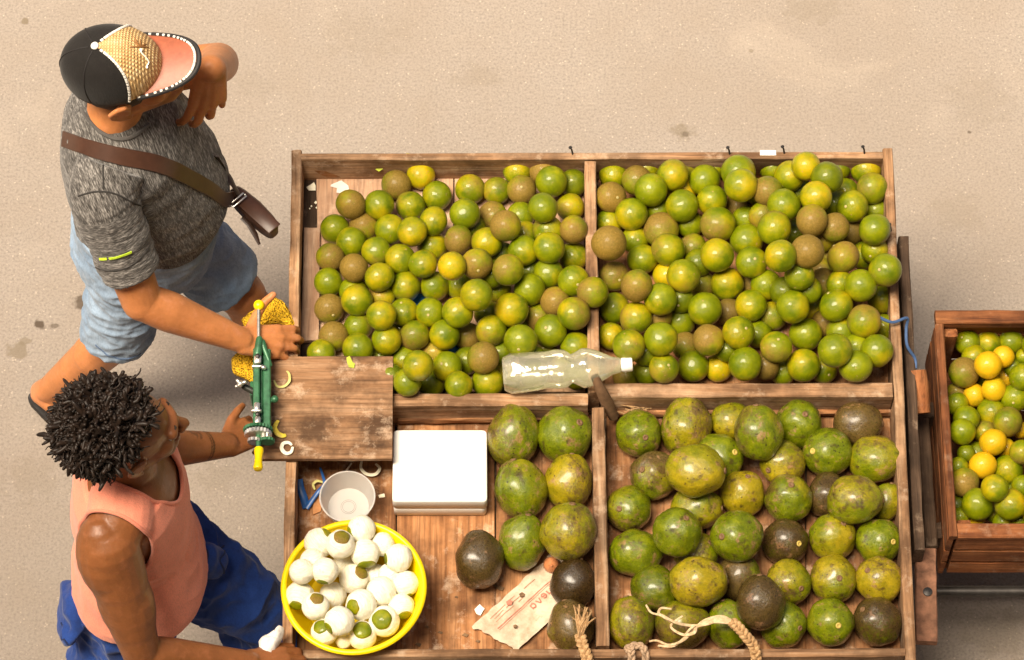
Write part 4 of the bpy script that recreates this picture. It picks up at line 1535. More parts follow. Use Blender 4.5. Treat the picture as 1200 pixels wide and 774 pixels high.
prof = [(.002, .012), (rad * .45, .004), (rad * .8, 0), (rad * .98, .02), (rad, .05), (rad * .97, .09), (rad * .93, .115), (rad * .99, .14), (rad * .96, .165), (rad * .72, .182), (rad * .80, .192), (rad * 1.0, .212), (rad * .98, .228), (rad * .88, .246),
        (rad * .68, .268), (rad * .46, .290), (rad * .36, .302), (.016, L - .004), (.014, L + .004)]
prof = [(r_, z if z > L - .01 else z * (L - .012) / .302) for r_, z in prof]
mb = MB()
n = 40
rings = []
for r_, z in prof:
    ring = []
    for k in range(n):
        q = 2 * math.pi * k / n
        dent = 1 + .05 * noise.noise(Vector((math.cos(q), math.sin(q), z * 12)) * 1.1)
        if z < .03:
            dent *= 1 + .10 * math.cos(5 * q)
        ring.append(A_ + qz @ Vector((r_ * dent * math.cos(q), r_ * dent * math.sin(q) * 1.0, z)))
    rings.append(ring)
mb.loft(rings, cap=False)
bo = mb.build('plastic_bottle', bm.m, None, True, None, 60)
tag(bo, 'empty clear plastic bottle with white cap lying across the dividers', 'bottle')
mb = MB()
mb.lathe([(.001, -.004), (.017, -.004), (.0185, 0), (.0185, .022), (.016, .025), (.001, .025)], B_ + d * .004, qz, 28)
mb.build('bottle_cap', plain('white_cap_plastic', (.85, .83, .78), .4, 0, .03), bo)
# stick wedged in the corner
st = plain('brown_stick', (.17, .095, .05), .75, 0, .4, 30, .3, .6)
q = [P(697, 441, .935), P(703, 455, .905), P(711, 472, .85), P(719, 488, .79)]
o = MB().tube(q, [.011, .0135, .017, .015], 9).build('stick', st)
tag(o, 'short brown stick wedged upright at the crossing of the dividers', 'stick')

# straw, frayed braided ropes over the near rail
sis = MT('sisal_fibre', .85, .2)
_n = sis.noise(sis.vec((1, 1, 1)), 120, 3, .6)
sis.col(sis.ramp(_n, [(.3, (.28, .15, .06)), (.65, (.56, .36, .18))]))
sis2 = MT('pale_fibre', .8, .2)
_n = sis2.noise(sis2.vec((1, 1, 1)), 100, 3, .6)
sis2.col(sis2.ramp(_n, [(.3, (.42, .28, .14)), (.65, (.70, .52, .32))]))


def braid(mb, pts, rad, turns):
    q = bez(pts, 60)
    n_ = len(q)
    for s_ in range(3):
        path = []
        for i, p in enumerate(q):
            t = (q[min(i + 1, n_ - 1)] - q[max(i - 1, 0)]).normalized()
            a = Vector((0, 0, 1)) - t * t.z
            a.normalize()
            b = t.cross(a)
            ph = 2 * math.pi * (turns * i / n_ + s_ / 3)
            path.append(p + (b * math.cos(ph) * 1.0 + a * math.sin(2 * ph) * .5) * rad)
        mb.tube(path, rad * .72, 7)


rp = empty('braided_rope', P(683, 760, ZR))
tag(rp, 'frayed orange rope end knotted over the near rail by the dark avocado', 'rope')
mb = MB()
braid(mb, [P(680, 745, ZR + .02), P(682, 754, ZR + .016), P(686, 765, ZR + .012), P(689, 776, ZR - .0), P(690, 790, ZR - .05)], .009, 2.5)
mb.build('braid', sis.m, rp)
mb = MB()
for k in range(34):
    a = Vector((random.gauss(0, 1), random.gauss(0, 1), 0))
    e = (random.uniform(672, 694), random.uniform(708, 722))
    if random.random() < .25:
        e = (random.uniform(664, 700), random.uniform(716, 734))
    q = bez([P(680 + a.x * 1.2, 747, ZR + .02 + .006 * a.y), P((680 + e[0]) / 2 + a.x * 2, 732 + a.y * 2, ZR + .038), P(*e, ZR + random.uniform(.012, .045))], 8)
    mb.tube(q, .0017, 4)
mb.build('frayed_end', sis.m, rp)['kind'] = 'stuff'
rp = empty('braided_rope', P(875, 755, ZR))
tag(rp, 'braided rope with long pale frayed tails lying over the avocados', 'rope')
mb = MB()
braid(mb, [P(858, 729, ZR + .055), P(866, 736, ZR + .05), P(875, 747, ZR + .04), P(883, 757, ZR + .022), P(886, 770, ZR + .006), P(887, 790, ZR - .05)], .0085, 4)
mb.build('braid', sis.m, rp)
TAILS = [[(858, 729), (845, 723), (825, 728), (812, 740), (800, 751), (784, 756), (770, 751), (761, 752)], [(858, 728), (842, 726), (822, 733), (806, 733), (792, 730), (776, 722), (763, 718), (757, 709)],
         [(848, 725), (830, 731), (816, 735), (803, 746), (808, 738), (815, 733)], [(786, 728), (778, 723), (772, 719), (775, 713), (787, 714)], [(815, 735), (813, 742), (800, 744), (786, 734), (800, 722)], [(860, 731), (842, 729), (824, 731), (810, 741), (790, 757), (772, 757), (776, 760)]]
for t in TAILS:
    q = bez([P(x, y, ZR + .05 + .012 * math.sin(i * 1.7)) for i, (x, y) in enumerate(t)], 40)
    MB().tube(q, [.0052 - .0028 * i / len(q) for i in range(len(q))], 6, True, .6, (0, 0, 1)).build('frayed_tail', sis2.m, rp)
rp = MB()
braid(rp, [P(733, 762, ZR + .008), P(742, 757, ZR + .014), P(752, 758, ZR + .012), P(756, 766, ZR + .008), P(758, 790, ZR - .04)], .006, 2)
braid(rp, [P(738, 757, ZR + .016), P(740, 766, ZR + .010), P(740, 790, ZR - .04)], .006, 2)
o = rp.build('rope_knot', plain('grey_rope', (.40, .27, .17), .85, 0, .35, 120))
tag(o, 'grey brown rope knot tied round the near rail of the avocado bin', 'rope')
stm = plain('straw', (.33, .20, .09), .8, 0, .4)
for k in range(14):
    x, y = random.uniform(716, 748), random.uniform(470, 484)
    a = P(x, y, ZF + .055 + random.uniform(0, .02))
    an = random.uniform(-.5, .5)
    L_ = random.uniform(.02, .06)
    o = MB().tube([a, a + Vector((math.cos(an) * L_ * .5, math.sin(an) * L_ * .5, .004)), a + Vector((math.cos(an) * L_, math.sin(an) * L_, -.002))], .0013, 5).build('straw_stalk', stm)
    tag(o, 'dry straw stalk in the avocado bin corner beside the stick', 'straw', 'straw stalks by the stick')

# yellow net cloth under the men's hands, white rag by the rail
netm = MT('yellow_net_cloth', .8, .2)
_v = netm.vec((1, 1, 1), False)
_vo = netm.vor(_v, 190)
netm.col(netm.ramp(_vo, [(.15, (.30, .14, .01)), (.5, (.78, .46, .02))]))
netm.bump(_vo, .9, .008)


def rag(polyc, z, amp, m, name, label, cat, seed, nz=18):
    """soft folded cloth: boundary px points round a centre, bulging up in folds"""
    pts = [P(x, y, z) for x, y in polyc]
    c = sum(pts, Vector()) / len(pts)
    mb = MB()
    pts = bez(pts + [pts[0]], 40)[:-1]
    n_ = len(pts)
    rings = []
    for s_, lift in ((1.0, -.008), (1.0, 0), (.93, .4), (.75, .8), (.5, 1.0), (.25, 1.0), (.04, 1.0)):
        ring = []
        for p in pts:
            q = c.lerp(p, s_)
            w_ = noise.noise(q * 45 + Vector((seed, 0, 0))) + .6 * noise.noise(q * 110)
            q = q + Vector((0, 0, (lift * amp if lift > 0 else lift) + (amp * .6 * w_ if lift > .3 else 0)))
            ring.append(q)
        rings.append(ring)
    mb.loft(rings)
    o = mb.build(name, m, None, True, None, 0)
    if label:
        tag(o, label, cat)
    return o


n1 = rag([(283, 375), (300, 362), (318, 350), (330, 353), (340, 365), (347, 380), (340, 386), (325, 378), (300, 386), (288, 384)], .852, .022, netm.m, 'net_cloth', 'yellow net cloth bunched under the older man\'s hand on the rail', 'cloth', 3)
n2 = rag([(271, 420), (285, 412), (302, 420), (306, 440), (300, 450), (286, 443), (273, 436)], .84, .02, netm.m, 'net_cloth_end', '', '', 5)
n2.parent = n1
n2.location = n2.location - n1.location
wrg = rag([(303, 752), (310, 745), (322, 740), (327, 734), (333, 737), (331, 747), (326, 756), (318, 768), (306, 768)], .915, .02, plain('white_rag_cotton', (.78, .73, .68), .9, 0, .12, 40), 'rag', 'crumpled white rag by the hand on the cart corner', 'rag', 9)


# ------------------------------------------------------------------ the two men
def ell_ring(c, a, b, n=40, pw=1.0, yaw=0.0):
    out = []
    for k in range(n):
        q = 2 * math.pi * k / n
        x, y = math.cos(q), math.sin(q)
        x = math.copysign(abs(x) ** pw, x) * a
        y = math.copysign(abs(y) ** pw, y) * b
        out.append(Vector((c[0] + x * math.cos(yaw) - y * math.sin(yaw), c[1] + x * math.sin(yaw) + y * math.cos(yaw), c[2])))
    return out


def limb_loft(mb, pts, rads, n=26, steps=24, flat=None):
    """flat-ended tapered tube along a smooth path (sleeves, trouser legs)"""
    q = bez(pts, steps)
    k = len(q)
    rr = []
    for i in range(k):
        t = i / (k - 1) * (len(rads) - 1)
        j = min(int(t), len(rads) - 2)
        u = t - j
        u = u * u * (3 - 2 * u)
        rr.append(rads[j] * (1 - u) + rads[j + 1] * u)
    mb.tube(q, rr, n, True)
    return mb


def rot_ax(v, ax, deg):
    return Matrix.Rotation(R(deg), 3, ax) @ v


NAILS = []


def hand(mb, W, d, n, th, curls, spread=(8, 2, -4, -11), thumb=None, sc=1.0, tone=None):
    """palm, four jointed fingers of unequal length and a thumb from the side of the palm"""
    d = d.normalized()
    n = (n - d * n.dot(d)).normalized()
    th = th - d * th.dot(d) - n * th.dot(n)
    th.normalize()
    ax = d.cross(n)                       # turning d about -ax bends it down, away from n
    sgn = 1 if rot_ax(d, ax, 10).dot(n) < 0 else -1
    kn = []
    for off, al in ((.031, .090), (.0105, .095), (-.0105, .090), (-.030, .080)):
        kn.append(W + (d * al + th * off - n * (.004 if abs(off) > .02 else 0)) * sc)
    for k, off in zip(kn, (.016, .006, -.005, -.015)):
        mb.cone(W + th * off * sc, k, .0195 * sc, .0125 * sc, 12)
    mb.cone(W + (d * .03 - n * .008 + th * .012) * sc, W + (d * .07 - n * .008 - th * .012) * sc, .021 * sc, .016 * sc, 12)
    L = ((.043, .026, .021), (.048, .030, .022), (.044, .028, .021), (.034, .021, .019))
    tips = []
    for i in range(4):
        p = kn[i]
        v = rot_ax(d, n, spread[i] * (1 if th.dot(n.cross(d)) > 0 else -1))
        rad = (.0108, .0110, .0104, .0092)[i] * sc
        for j in range(3):
            v = rot_ax(v, ax, sgn * curls[i][j])
            q = p + v * L[i][j] * sc
            mb.cone(p, q, rad, rad * .93, 10)
            if tone is not None and j < 2:
                tone.append((q, .010, 0, .25))
                up_ = (n - v * n.dot(v)).normalized()
                tone.append((q + up_ * rad, .0055, 1, .30))
            if j == 2:
                up_ = (rot_ax(n, ax, sgn * sum(curls[i])))
                NAILS.append((p.lerp(q, .95) + up_ * rad * .74, v, up_, .0062 * sc))
            p, rad = q, rad * .9
        tips.append(p)
        if tone is not None:
            tone.append((p, .014, 0, .75))
    t1, t2, t3 = thumb or ((.62, .72, -.25), (.82, .5, -.3), (.9, .3, -.3))
    p = W + (d * .022 + th * .022 - n * .006) * sc
    for (a, b, c_), l_, r0, r1 in ((t1, .046, .0175, .0125), (t2, .034, .012, .0108), (t3, .027, .0108, .0090)):
        q = p + (d * a + th * b + n * c_).normalized() * l_ * sc
        mb.cone(p, q, r0 * sc, r1 * sc, 12)
        p = q
    tips.append(p)
    if tone is not None:
        tone.append((p, .014, 0, .6))
    return tips


class Head:
    def __init__(s, c, yaw, pitch, roll=0, sc=1.0):
        s.c, s.sc = Vector(c), sc
        s.R = Matrix.Rotation(R(yaw), 3, 'Z') @ Matrix.Rotation(R(-pitch), 3, 'Y') @ Matrix.Rotation(R(roll), 3, 'X')

    def p(s, x, y, z):
        return s.c + s.R @ Vector((x, y, z)) * s.sc

    def build(s, mb, tone, jaw=1.0, beard=0.0):
        k = s.sc
        E = lambda c, a, rt=None: mb.ell(s.p(*c), [x * k for x in a], s.R @ rt if rt is not None else s.R, 20, 14)
        Cn = lambda a, b, ra, rb: mb.cone(s.p(*a), s.p(*b), ra * k, rb * k)
        E((-.010, 0, .020), (.098, .078, .095))
        E((.030, 0, -.030), (.066, .062, .085))
        for y in (1, -1):
            Cn((.0, .048 * y, -.050), (.072, .014 * y, -.092), .026 * jaw, .021)
            Cn((.083, .040 * y, .014), (.094, .006 * y, .012), .013, .013)
            E((.052, .040 * y, -.026), (.034, .026, .030))
            E((.109, .011 * y, -.034), (.011, .009, .008))
            # ear
            E((-.008, .082 * y, -.016), (.020, .008, .032), Matrix.Rotation(.25, 3, 'Y') @ Matrix.Rotation(-.35 * y, 3, 'Z'))
            pts = [(.010, .080, -.006), (.008, .088, .016), (-.008, .096, .025), (-.025, .100, .014), (-.028, .098, -.010), (-.016, .090, -.034), (.000, .082, -.046)]
            for a, b in zip(pts[:-1], pts[1:]):
                Cn((a[0], a[1] * y, a[2]), (b[0], b[1] * y, b[2]), .0062, .0062)
            Cn((.004, .079 * y, -.012), (.002, .082 * y, -.022), .007, .006)
            tone.append((s.p(-.01, .088 * y, -.006), .034 * k, 0, .35))
        Cn((.097, 0, .008), (.119, 0, -.030), .0085, .0125)
        Cn((.094, .018, -.060), (.094, -.018, -.060), .0075, .0075)
        Cn((.101, .010, -.058), (.101, -.010, -.058), .006, .006)
        Cn((.099, .012, -.070), (.099, -.012, -.070), .0075, .0075)
        E((.080, 0, -.096), (.024, .022, .018))
        tone.append((s.p(.102, 0, -.064), .016 * k, 0, .7))
        if beard:
            for y in (.05, -.05, .02, -.02):
                tone.append((s.p(.06, y, -.085), .042 * k, 1, beard))

    def eyes(s, parent, iris):
        for y in (1, -1):
            me = MB().ell(s.p(.075, .031 * y, -.008), [.0125 * s.sc] * 3, None, 14, 10)
            e = me.build('eye', EYE, parent)
            MB().ell(s.p(.0845, .031 * y, -.009), [.0045 * s.sc] * 3, None, 10, 8).build('iris', iris, e)
            b = MB()
            b.tube([s.p(.090, .016 * y, .019), s.p(.0945, .030 * y, .024), s.p(.083, .048 * y, .019)], [.0018 * s.sc, .0026 * s.sc, .0012 * s.sc], 8)
            b.build('eyebrow', HAIRM, parent)


def nails(parent):
    for c, v, up_, w_ in NAILS:
        sd_ = v.cross(up_).normalized()
        rt = Matrix((v, sd_, up_)).transposed()
        MB().ell(c, [w_ * 1.15, w_ * .95, w_ * .42], rt, 10, 7).build('fingernail', NAILM, parent)
    NAILS.clear()


def set_tone(me, tone, lines=()):
    at_ = me.attributes.new('tone', 'FLOAT_COLOR', 'POINT')
    buf = []
    for v in me.vertices:
        a = b = 0.0
        for c, r, ch, s_ in tone:
            d = v.co - c
            d2 = d.length_squared
            if d2 < r * r * 2.2:
                k = s_ * math.exp(-2.2 * d2 / (r * r)) * 1.25
                if ch == 0:
                    a = max(a, k)
                else:
                    b = max(b, k)
        for f in lines:
            b = max(b, f(v.co))
        buf += [min(1, a), min(1, b), 0, 1]
    at_.data.foreach_set('color', buf)


def set_grain(me, fn):
    at_ = me.attributes.new('grain', 'FLOAT_VECTOR', 'POINT')
    buf = []
    for v in me.vertices:
        buf += list(fn(v.co))
    at_.data.foreach_set('vector', buf)


def wrinkle(me, fn):
    ns = [v.normal.copy() for v in me.vertices]
    for v, n in zip(me.vertices, ns):
        v.co = v.co + n * fn(v.co)
    me.update()


def bvh(me):
    return BVHTree.FromPolygons([v.co.copy() for v in me.vertices], [tuple(p.vertices) for p in me.polygons])


def on(tree, px, py, off=0.002):
    loc, nor, _i, _d = tree.ray_cast(CAM, ray(px, py))
    return (loc + nor * off) if loc is not None else None


def ribbon(pts, tree, width, th, wd_axis=None):
    """flat band whose face lies on the surface of tree along the points"""
    mb = MB()
    q = bez(pts, 44)
    rings = []
    for i, p in enumerate(q):
        t = (q[min(i + 1, len(q) - 1)] - q[max(i - 1, 0)]).normalized()
        _l, nor, _i, _d = tree.find_nearest(p)
        nor = (p - _l).normalized() if (p - _l).length > 1e-4 and (p - _l).dot(nor) > 0 else nor
        b = t.cross(nor).normalized()
        nn = b.cross(t).normalized()
        w_ = width[i * (len(width) - 1) // (len(q) - 1)] if hasattr(width, '__len__') else width
        e = [p + b * w_ / 2 + nn * th * .2, p + b * w_ * .47 + nn * th, p - b * w_ * .47 + nn * th, p - b * w_ / 2 + nn * th * .2, p - b * w_ / 2 - nn * th * .2, p + b * w_ / 2 - nn * th * .2]
        rings.append(e)
    mb.loft(rings)
    return mb


NAILM = plain('fingernail_keratin', (.62, .36, .26), .3, 0, .1)
EYE = plain('eye_white', (.75, .72, .68), .2, 0, .05)
IRIS = plain('dark_iris', (.03, .015, .01), .2, 0, .1)
HAIRM = plain('black_hair', (.018, .012, .009), .5, 0, .5, 150, .45, .4)
SK1 = M_skin('light_brown_skin', (.53, .205, .072), (.62, .27, .15))
SK2 = M_skin('dark_brown_skin', (.25, .090, .030), (.38, .145, .065), .32, .38)

# ===== older man in the cap =====
tone = []
b = MB()
hd = Head(P(146, 87, 1.66), -1, 12, 9, 1.12)
hd.build(b, tone, 1.08, .55)
TR1 = [(127, 140, 1.50, .072, .078), (133, 146, 1.45, .108, .150), (141, 155, 1.39, .142, .196), (153, 173, 1.28, .172, .204), (168, 202, 1.15, .196, .200), (177, 224, 1.05, .198, .200), (172, 244, .95, .182, .192), (169, 262, .87, .172, .188)]


def torso(mb, prof, infl, upto=99, n=44):
    rings = [ell_ring(P(x, y, z), a + infl, b_ + infl, n, .88) for x, y, z, a, b_ in prof[:upto]]
    mb.loft(rings)


torso(b, TR1, -.006)
b.cone(hd.p(-.03, 0, -.07), P(129, 140, 1.49), .062, .068)
b.cone(hd.p(-.01, 0, -.06), P(131, 138, 1.50), .058, .066)
# near arm, hand gripping the cart
s0, e0, w0 = P(122, 232, 1.40), P(166, 353, 1.12), P(283, 399, .955)
b.cone(s0, e0, .066, .052)
b.cone(s0.lerp(e0, .55), e0, .058, .050)
b.ell(s0.lerp(e0, .52) + Vector((.012, 0, -.004)), (.058, .058, .085), (e0 - s0).to_track_quat('Z', 'Y').to_matrix())
m0 = e0.lerp(w0, .28)
b.cone(e0, m0, .050, .053)
b.cone(m0, w0, .053, .033)
hdir = (P(330, 400, .915) - w0)
hand(b, w0 + (w0 - e0).normalized() * .004, hdir, Vector((-.10, -.25, 1)), Vector((.15, 1, .05)), ((14, 34, 34), (16, 38, 36), (18, 40, 38), (22, 42, 38)), (6, 2, -3, -8), ((.35, .85, .1), (.5, .8, .25), (.7, .6, .35)), 1.10, tone)
# far arm, raised, hand hanging at the chin
s1, e1, w1 = P(138, 92, 1.40), P(256, 74, 1.38), P(247, 81, 1.575)
b.cone(s1, e1, .062, .052)
m1 = e1.lerp(w1, .35)
b.cone(e1, m1, .052, .050)
b.cone(m1, w1, .050, .036)
hand(b, w1, P(245, 105, 1.520) - w1, Vector((.35, -.55, .9)), Vector((-1, -.1, .1)), ((14, 22, 18), (17, 24, 20), (22, 28, 22), (30, 32, 24)), (11, 4, -4, -12), ((.5, .75, -.4), (.75, .5, -.5), (.8, .2, -.6)), 1.18, tone)
# legs
h0, k0, a0 = P(166, 300, .86), P(133, 398, .50), P(60, 456, .135)
h1, k1, a1 = P(172, 236, .86), P(284, 346, .52), P(350, 452, .09)
for h, k, a in ((h0, k0, a0), (h1, k1, a1)):
    b.cone(h, k, .092, .066)
    c_ = k.lerp(a, .3)
    b.cone(k, c_, .062, .062)
    b.cone(c_, a, .060, .040)
    tone.append((k, .05, 0, .15))


def foot(mb, ank, heel, toe, tone, w_=1.0):
    d = (toe - heel).normalized()
    mb.cone(ank, heel, .040, .033)
    sd_ = Vector((-d.y, d.x, 0)).normalized()
    ball = heel.lerp(toe, .68)
    mb.cone(ank, ball + Vector((0, 0, .015)), .036, .026)
    mb.cone(heel, ball, .031, .024)
    mb.cone(heel + sd_ * .012, ball + sd_ * .024, .026, .022)
    mb.cone(heel - sd_ * .012, ball - sd_ * .024, .026, .020)
    for i, (o_, l_) in enumerate(((.034, 1.0), (.014, 1.02), (-.004, .97), (-.020, .91), (-.034, .84))):
        mb.cone(ball + sd_ * o_ * .9, heel.lerp(toe, l_) + sd_ * o_, .014 if i == 0 else .011, .012 if i == 0 else .009)
    tone.append((heel, .05, 0, .9))


heel0, toe0 = P(49, 459, .105), P(112, 503, .028)
foot(b, a0, heel0, toe0, tone)
heel1, toe1 = a1 + Vector((-.03, 0, -.05)), a1 + Vector((.21, .01, -.055))
foot(b, a1, heel1, toe1, tone)
me = remesh(b, .0036, 8)
set_tone(me, tone)
gp = P(190, 472, 0)
for v in me.vertices:
    v.co -= gp
man = link('person', me, SK1, None, True, gp, 0)
tag(man, 'older man in a straw fronted cap and grey t-shirt pushing the cart', 'person')
hd.eyes(man, IRIS)
nails(man)

# hair at the nape
hb = MB()
hb.ell(hd.p(-.016, 0, .012), [.097 * 1.12, .081 * 1.12, .082 * 1.12], hd.R, 24, 16)
hm = hb.build('hair', plain('cropped_dark_hair', (.035, .02, .014), .7, 0, .5, 260), man, True, None, 0)

# shirt
sb = MB()
torso(sb, TR1, .006)
limb_loft(sb, [s0 + Vector((.02, .06, .05)), s0 + Vector((-.0, .0, .008)), s0.lerp(e0, .45), s0.lerp(e0, .70)], [.085, .086, .078, .077])
limb_loft(sb, [s1 + Vector((-.02, -.06, .03)), s1, s1.lerp(e1, .3), s1.lerp(e1, .55)], [.085, .082, .076, .075])
sb.cone(P(131, 150, 1.455), P(131, 145, 1.465), .094, .092)
ms = remesh(sb, .0042, 4)
ax0 = (e0 - s0).normalized()
ax1 = (e1 - s1).normalized()


def w_shirt(p):
    a = (p - s0).dot(ax0)
    side = (p - s0) - ax0 * a
    k = max(0, 1 - side.length / .13) if -.02 < a < .26 else 0
    q = p - P(170, 210, 1.1)
    v = .0085 * k * noise.noise(Vector((a * 52 + side.z * 18, side.x * 9, side.y * 9)))
    v += .0040 * k * noise.noise(Vector((a * 110, side.x * 14, side.z * 14)))
    low = min(1, max(0, (1.18 - p.z) / .25))
    v += (.003 + .007 * low) * noise.noise(Vector((p.x * 7, p.y * 7, p.z * 22)))
    v += .0035 * low * noise.noise(Vector((p.x * 15, p.y * 15, p.z * 60)))
    v += .0016 * noise.noise(p * 30)
    return v


wrinkle(ms, w_shirt)
set_grain(ms, lambda p: (p.x + .35 * p.y + .15 * p.z, p.y, p.z) if (p - s0).dot(ax0) < .02 or (p - s0 - ax0 * (p - s0).dot(ax0)).length > .11 else ((p - s0).dot(ax0), p.x, p.y))
T1 = bvh(ms)
shirt = link('t_shirt', ms, M_heather(), man, True, Vector((0, 0, 0)), 0)
seamm = plain('dark_seam', (.03, .027, .025), .9, 0, .2)


def seam(tree, pxs, r_, m, name, parent, off=.0006):
    q = [on(tree, x, y, off) for x, y in pxs]
    q = [p for p in q if p is not None]
    if len(q) < 2:
        return
    fine = []
    for p in bez(q, 36):
        l_, n_, _i, _d = tree.find_nearest(p)
        fine.append(l_ + n_ * off)
    return MB().tube(fine, r_, 6).build(name, m, parent)


col_ = [(96, 128), (104, 141), (116, 153), (130, 161), (146, 163), (162, 156), (174, 146)]
seam(T1, col_, .0052, cloth('grey_collar_rib', (.10, .092, .086), .3, 1400), 'collar', shirt, .001)
seam(T1, [(121, 194), (121, 205), (121, 222)], .0022, seamm, 'seam', shirt)
seam(T1, [(80, 240), (92, 230), (110, 225), (130, 226), (150, 235), (168, 250), (173, 262)], .0022, seamm, 'seam', shirt)
seam(T1, [(112, 313), (128, 318), (146, 315), (162, 305), (174, 291)], .0016, seamm, 'seam', shirt)
lime = plain('lime_print', (.52, .72, .04), .6, 0, .1)
q = [on(T1, x, y, .002) for x, y in ((117, 303.5), (121, 303.5), (125.5, 303))]
q2 = [on(T1, x, y, .002) for x, y in ((128, 302.8), (134, 302), (141, 300), (148, 297.5), (154, 295))]
for qq in (q, q2):
    if all(p is not None for p in qq):
        ribbon(qq, T1, .0065, .0012).build('printed_mark', lime, shirt)

# denim shorts
db = MB()
db.loft([ell_ring(P(172, 240, .99), .186, .194, 40, .9), ell_ring(P(169, 262, .88), .192, .204, 40, .9), ell_ring(P(167, 278, .80), .188, .202, 40, .9), ell_ring(P(166, 284, .76), .15, .18, 40, .9)])
kk0 = h0.lerp(k0, .93)
kk1 = h1.lerp(k1, .86)
limb_loft(db, [h0 + Vector((-.015, .01, .06)), h0 + Vector((-.02, 0, 0)), h0.lerp(kk0, .5) + Vector((-.005, 0, 0)), kk0], [.120, .125, .108, .098])
limb_loft(db, [h1 + Vector((.0, -.01, .06)), h1 + Vector((.01, 0, 0)), h1.lerp(kk1, .5), kk1], [.115, .120, .106, .100])
md = remesh(db, .0045, 4)
a_d0 = (kk0 - h0).normalized()


def w_den(p):
    u = (p - h0).dot(a_d0)
    v = .014 * (.3 - abs(noise.noise(Vector((p.x * 7, p.y * 7, p.z * 14))))) + .010 * (.3 - abs(noise.noise(Vector((p.x * 14 + 5, p.y * 14, p.z * 34)))))
    v += .0025 * noise.noise(p * 48)
    return v


wrinkle(md, w_den)
T2 = bvh(md)
den = cloth('faded_denim', (.20, .29, .42), .22, 900, .9, (.36, .45, .56), .6)
shorts = link('denim_shorts', md, den, man, True, Vector((0, 0, 0)), 0)
dstitch = plain('denim_seam', (.09, .14, .24), .9, 0, .2)
seam(T2, [(112, 404), (125, 416), (143, 421), (165, 414), (185, 403)], .0022, dstitch, 'seam', shorts)
seam(T2, [(285, 366), (297, 364), (309, 356)], .002, dstitch, 'seam', shorts)

# flip flops
ff = plain('black_flip_flop_rubber', (.022, .02, .02), .6, 0, .3)
for hl, tt, drop in ((heel0, toe0, Vector((-.012, -.004, -.052))), (heel1, toe1, Vector((0, 0, -.036)))):
    d = tt - hl
    L_ = d.length
    d.normalize()
    sd_ = Vector((-d.y, d.x, 0)).normalized()
    up_ = d.cross(sd_) * -1
    if up_.z < 0:
        up_ = -up_
    q0 = hl + drop - d * .035
    mb = MB()
    out = []
    for t in range(28):
        an = 2 * math.pi * t / 28
        u = (1 - math.cos(an)) / 2
        wd_ = (.034 + .014 * u) * math.sin(an) ** 1 * (1.15 if abs(math.sin(an)) < .7 else 1)
        out.append((u * (L_ + .05), wd_))
    rings = []
    for h_, s_ in ((-.018, .93), (-.014, 1), (-.002, 1), (.002, .95)):
        rings.append([q0 + d * ((x - L_ / 2) * s_ + L_ / 2) + sd_ * (w_ * s_) + up_ * h_ for x, w_ in out])
    mb.loft(rings)
    fo = mb.build('flip_flop', ff, man)
    tp = q0 + d * (L_ * .86) + up_ * .03
    mb = MB()
    for s_ in (1, -1):
        mb.tube(bez([tp - up_ * .0, q0 + d * (L_ * .72) + sd_ * .03 * s_ + up_ * .042, q0 + d * (L_ * .5) + sd_ * .046 * s_ + up_ * .004], 10), .006, 8)
    mb.build('toe_strap', ff, fo)

# ----- cap
capm = cloth('black_cap_cotton', (.016, .014, .013), .25, 900, .85, None, 0, .1)
straw = MT('woven_straw', .7, .25)
_v = straw.vec((1, 1, 1), False)
_w1 = straw.n('TexWave', wave_type='BANDS', bands_direction='Y')
_w1.inputs['Scale'].default_value = 44
_w1.inputs['Distortion'].default_value = .6
straw.l(_v, _w1.inputs['Vector'])
_w2 = straw.n('TexWave', wave_type='BANDS', bands_direction='X')
_w2.inputs['Scale'].default_value = 44
_w2.inputs['Distortion'].default_value = .6
straw.l(_v, _w2.inputs['Vector'])
_h = straw.math('MULTIPLY', _w1.outputs['Fac'], _w2.outputs['Fac'])
_n = straw.noise(_v, 45, 4, .65)
_c = straw.ramp(_n, [(.32, (.60, .37, .15)), (.55, (.82, .58, .28)), (.7, (.86, .68, .40))])
_c = straw.mix(straw.ramp(_h, [(.02, .65), (.25, 0)]), _c, (.26, .12, .035))
straw.col(_c)
straw.bump(_h, .8, .004)
leather = plain('terracotta_leather', (.31, .085, .040), .45, 0, .16, 70, .5, .35)
black = plain('black_binding', (.014, .012, .012), .7, 0, .2)
cordm = plain('white_whipstitch', (.82, .79, .72), .7, 0, .08)
A_, B_, CZ = .112, .086, .118
z_c = .042


def dome(az, el, k=1.0):
    """point of the crown: az 0 is the front, el 90 the button"""
    ce, se = math.cos(el), math.sin(el)
    x, y = math.cos(az), math.sin(az)
    x = x * ce ** .82 * A_ * k - .012
    y = y * ce ** .82 * B_ * k
    return hd.p(x, y, z_c + CZ * se * k - .0)


FA = R(70)


def front_edge(el):
    return FA * (1 - .34 * math.sin(el))


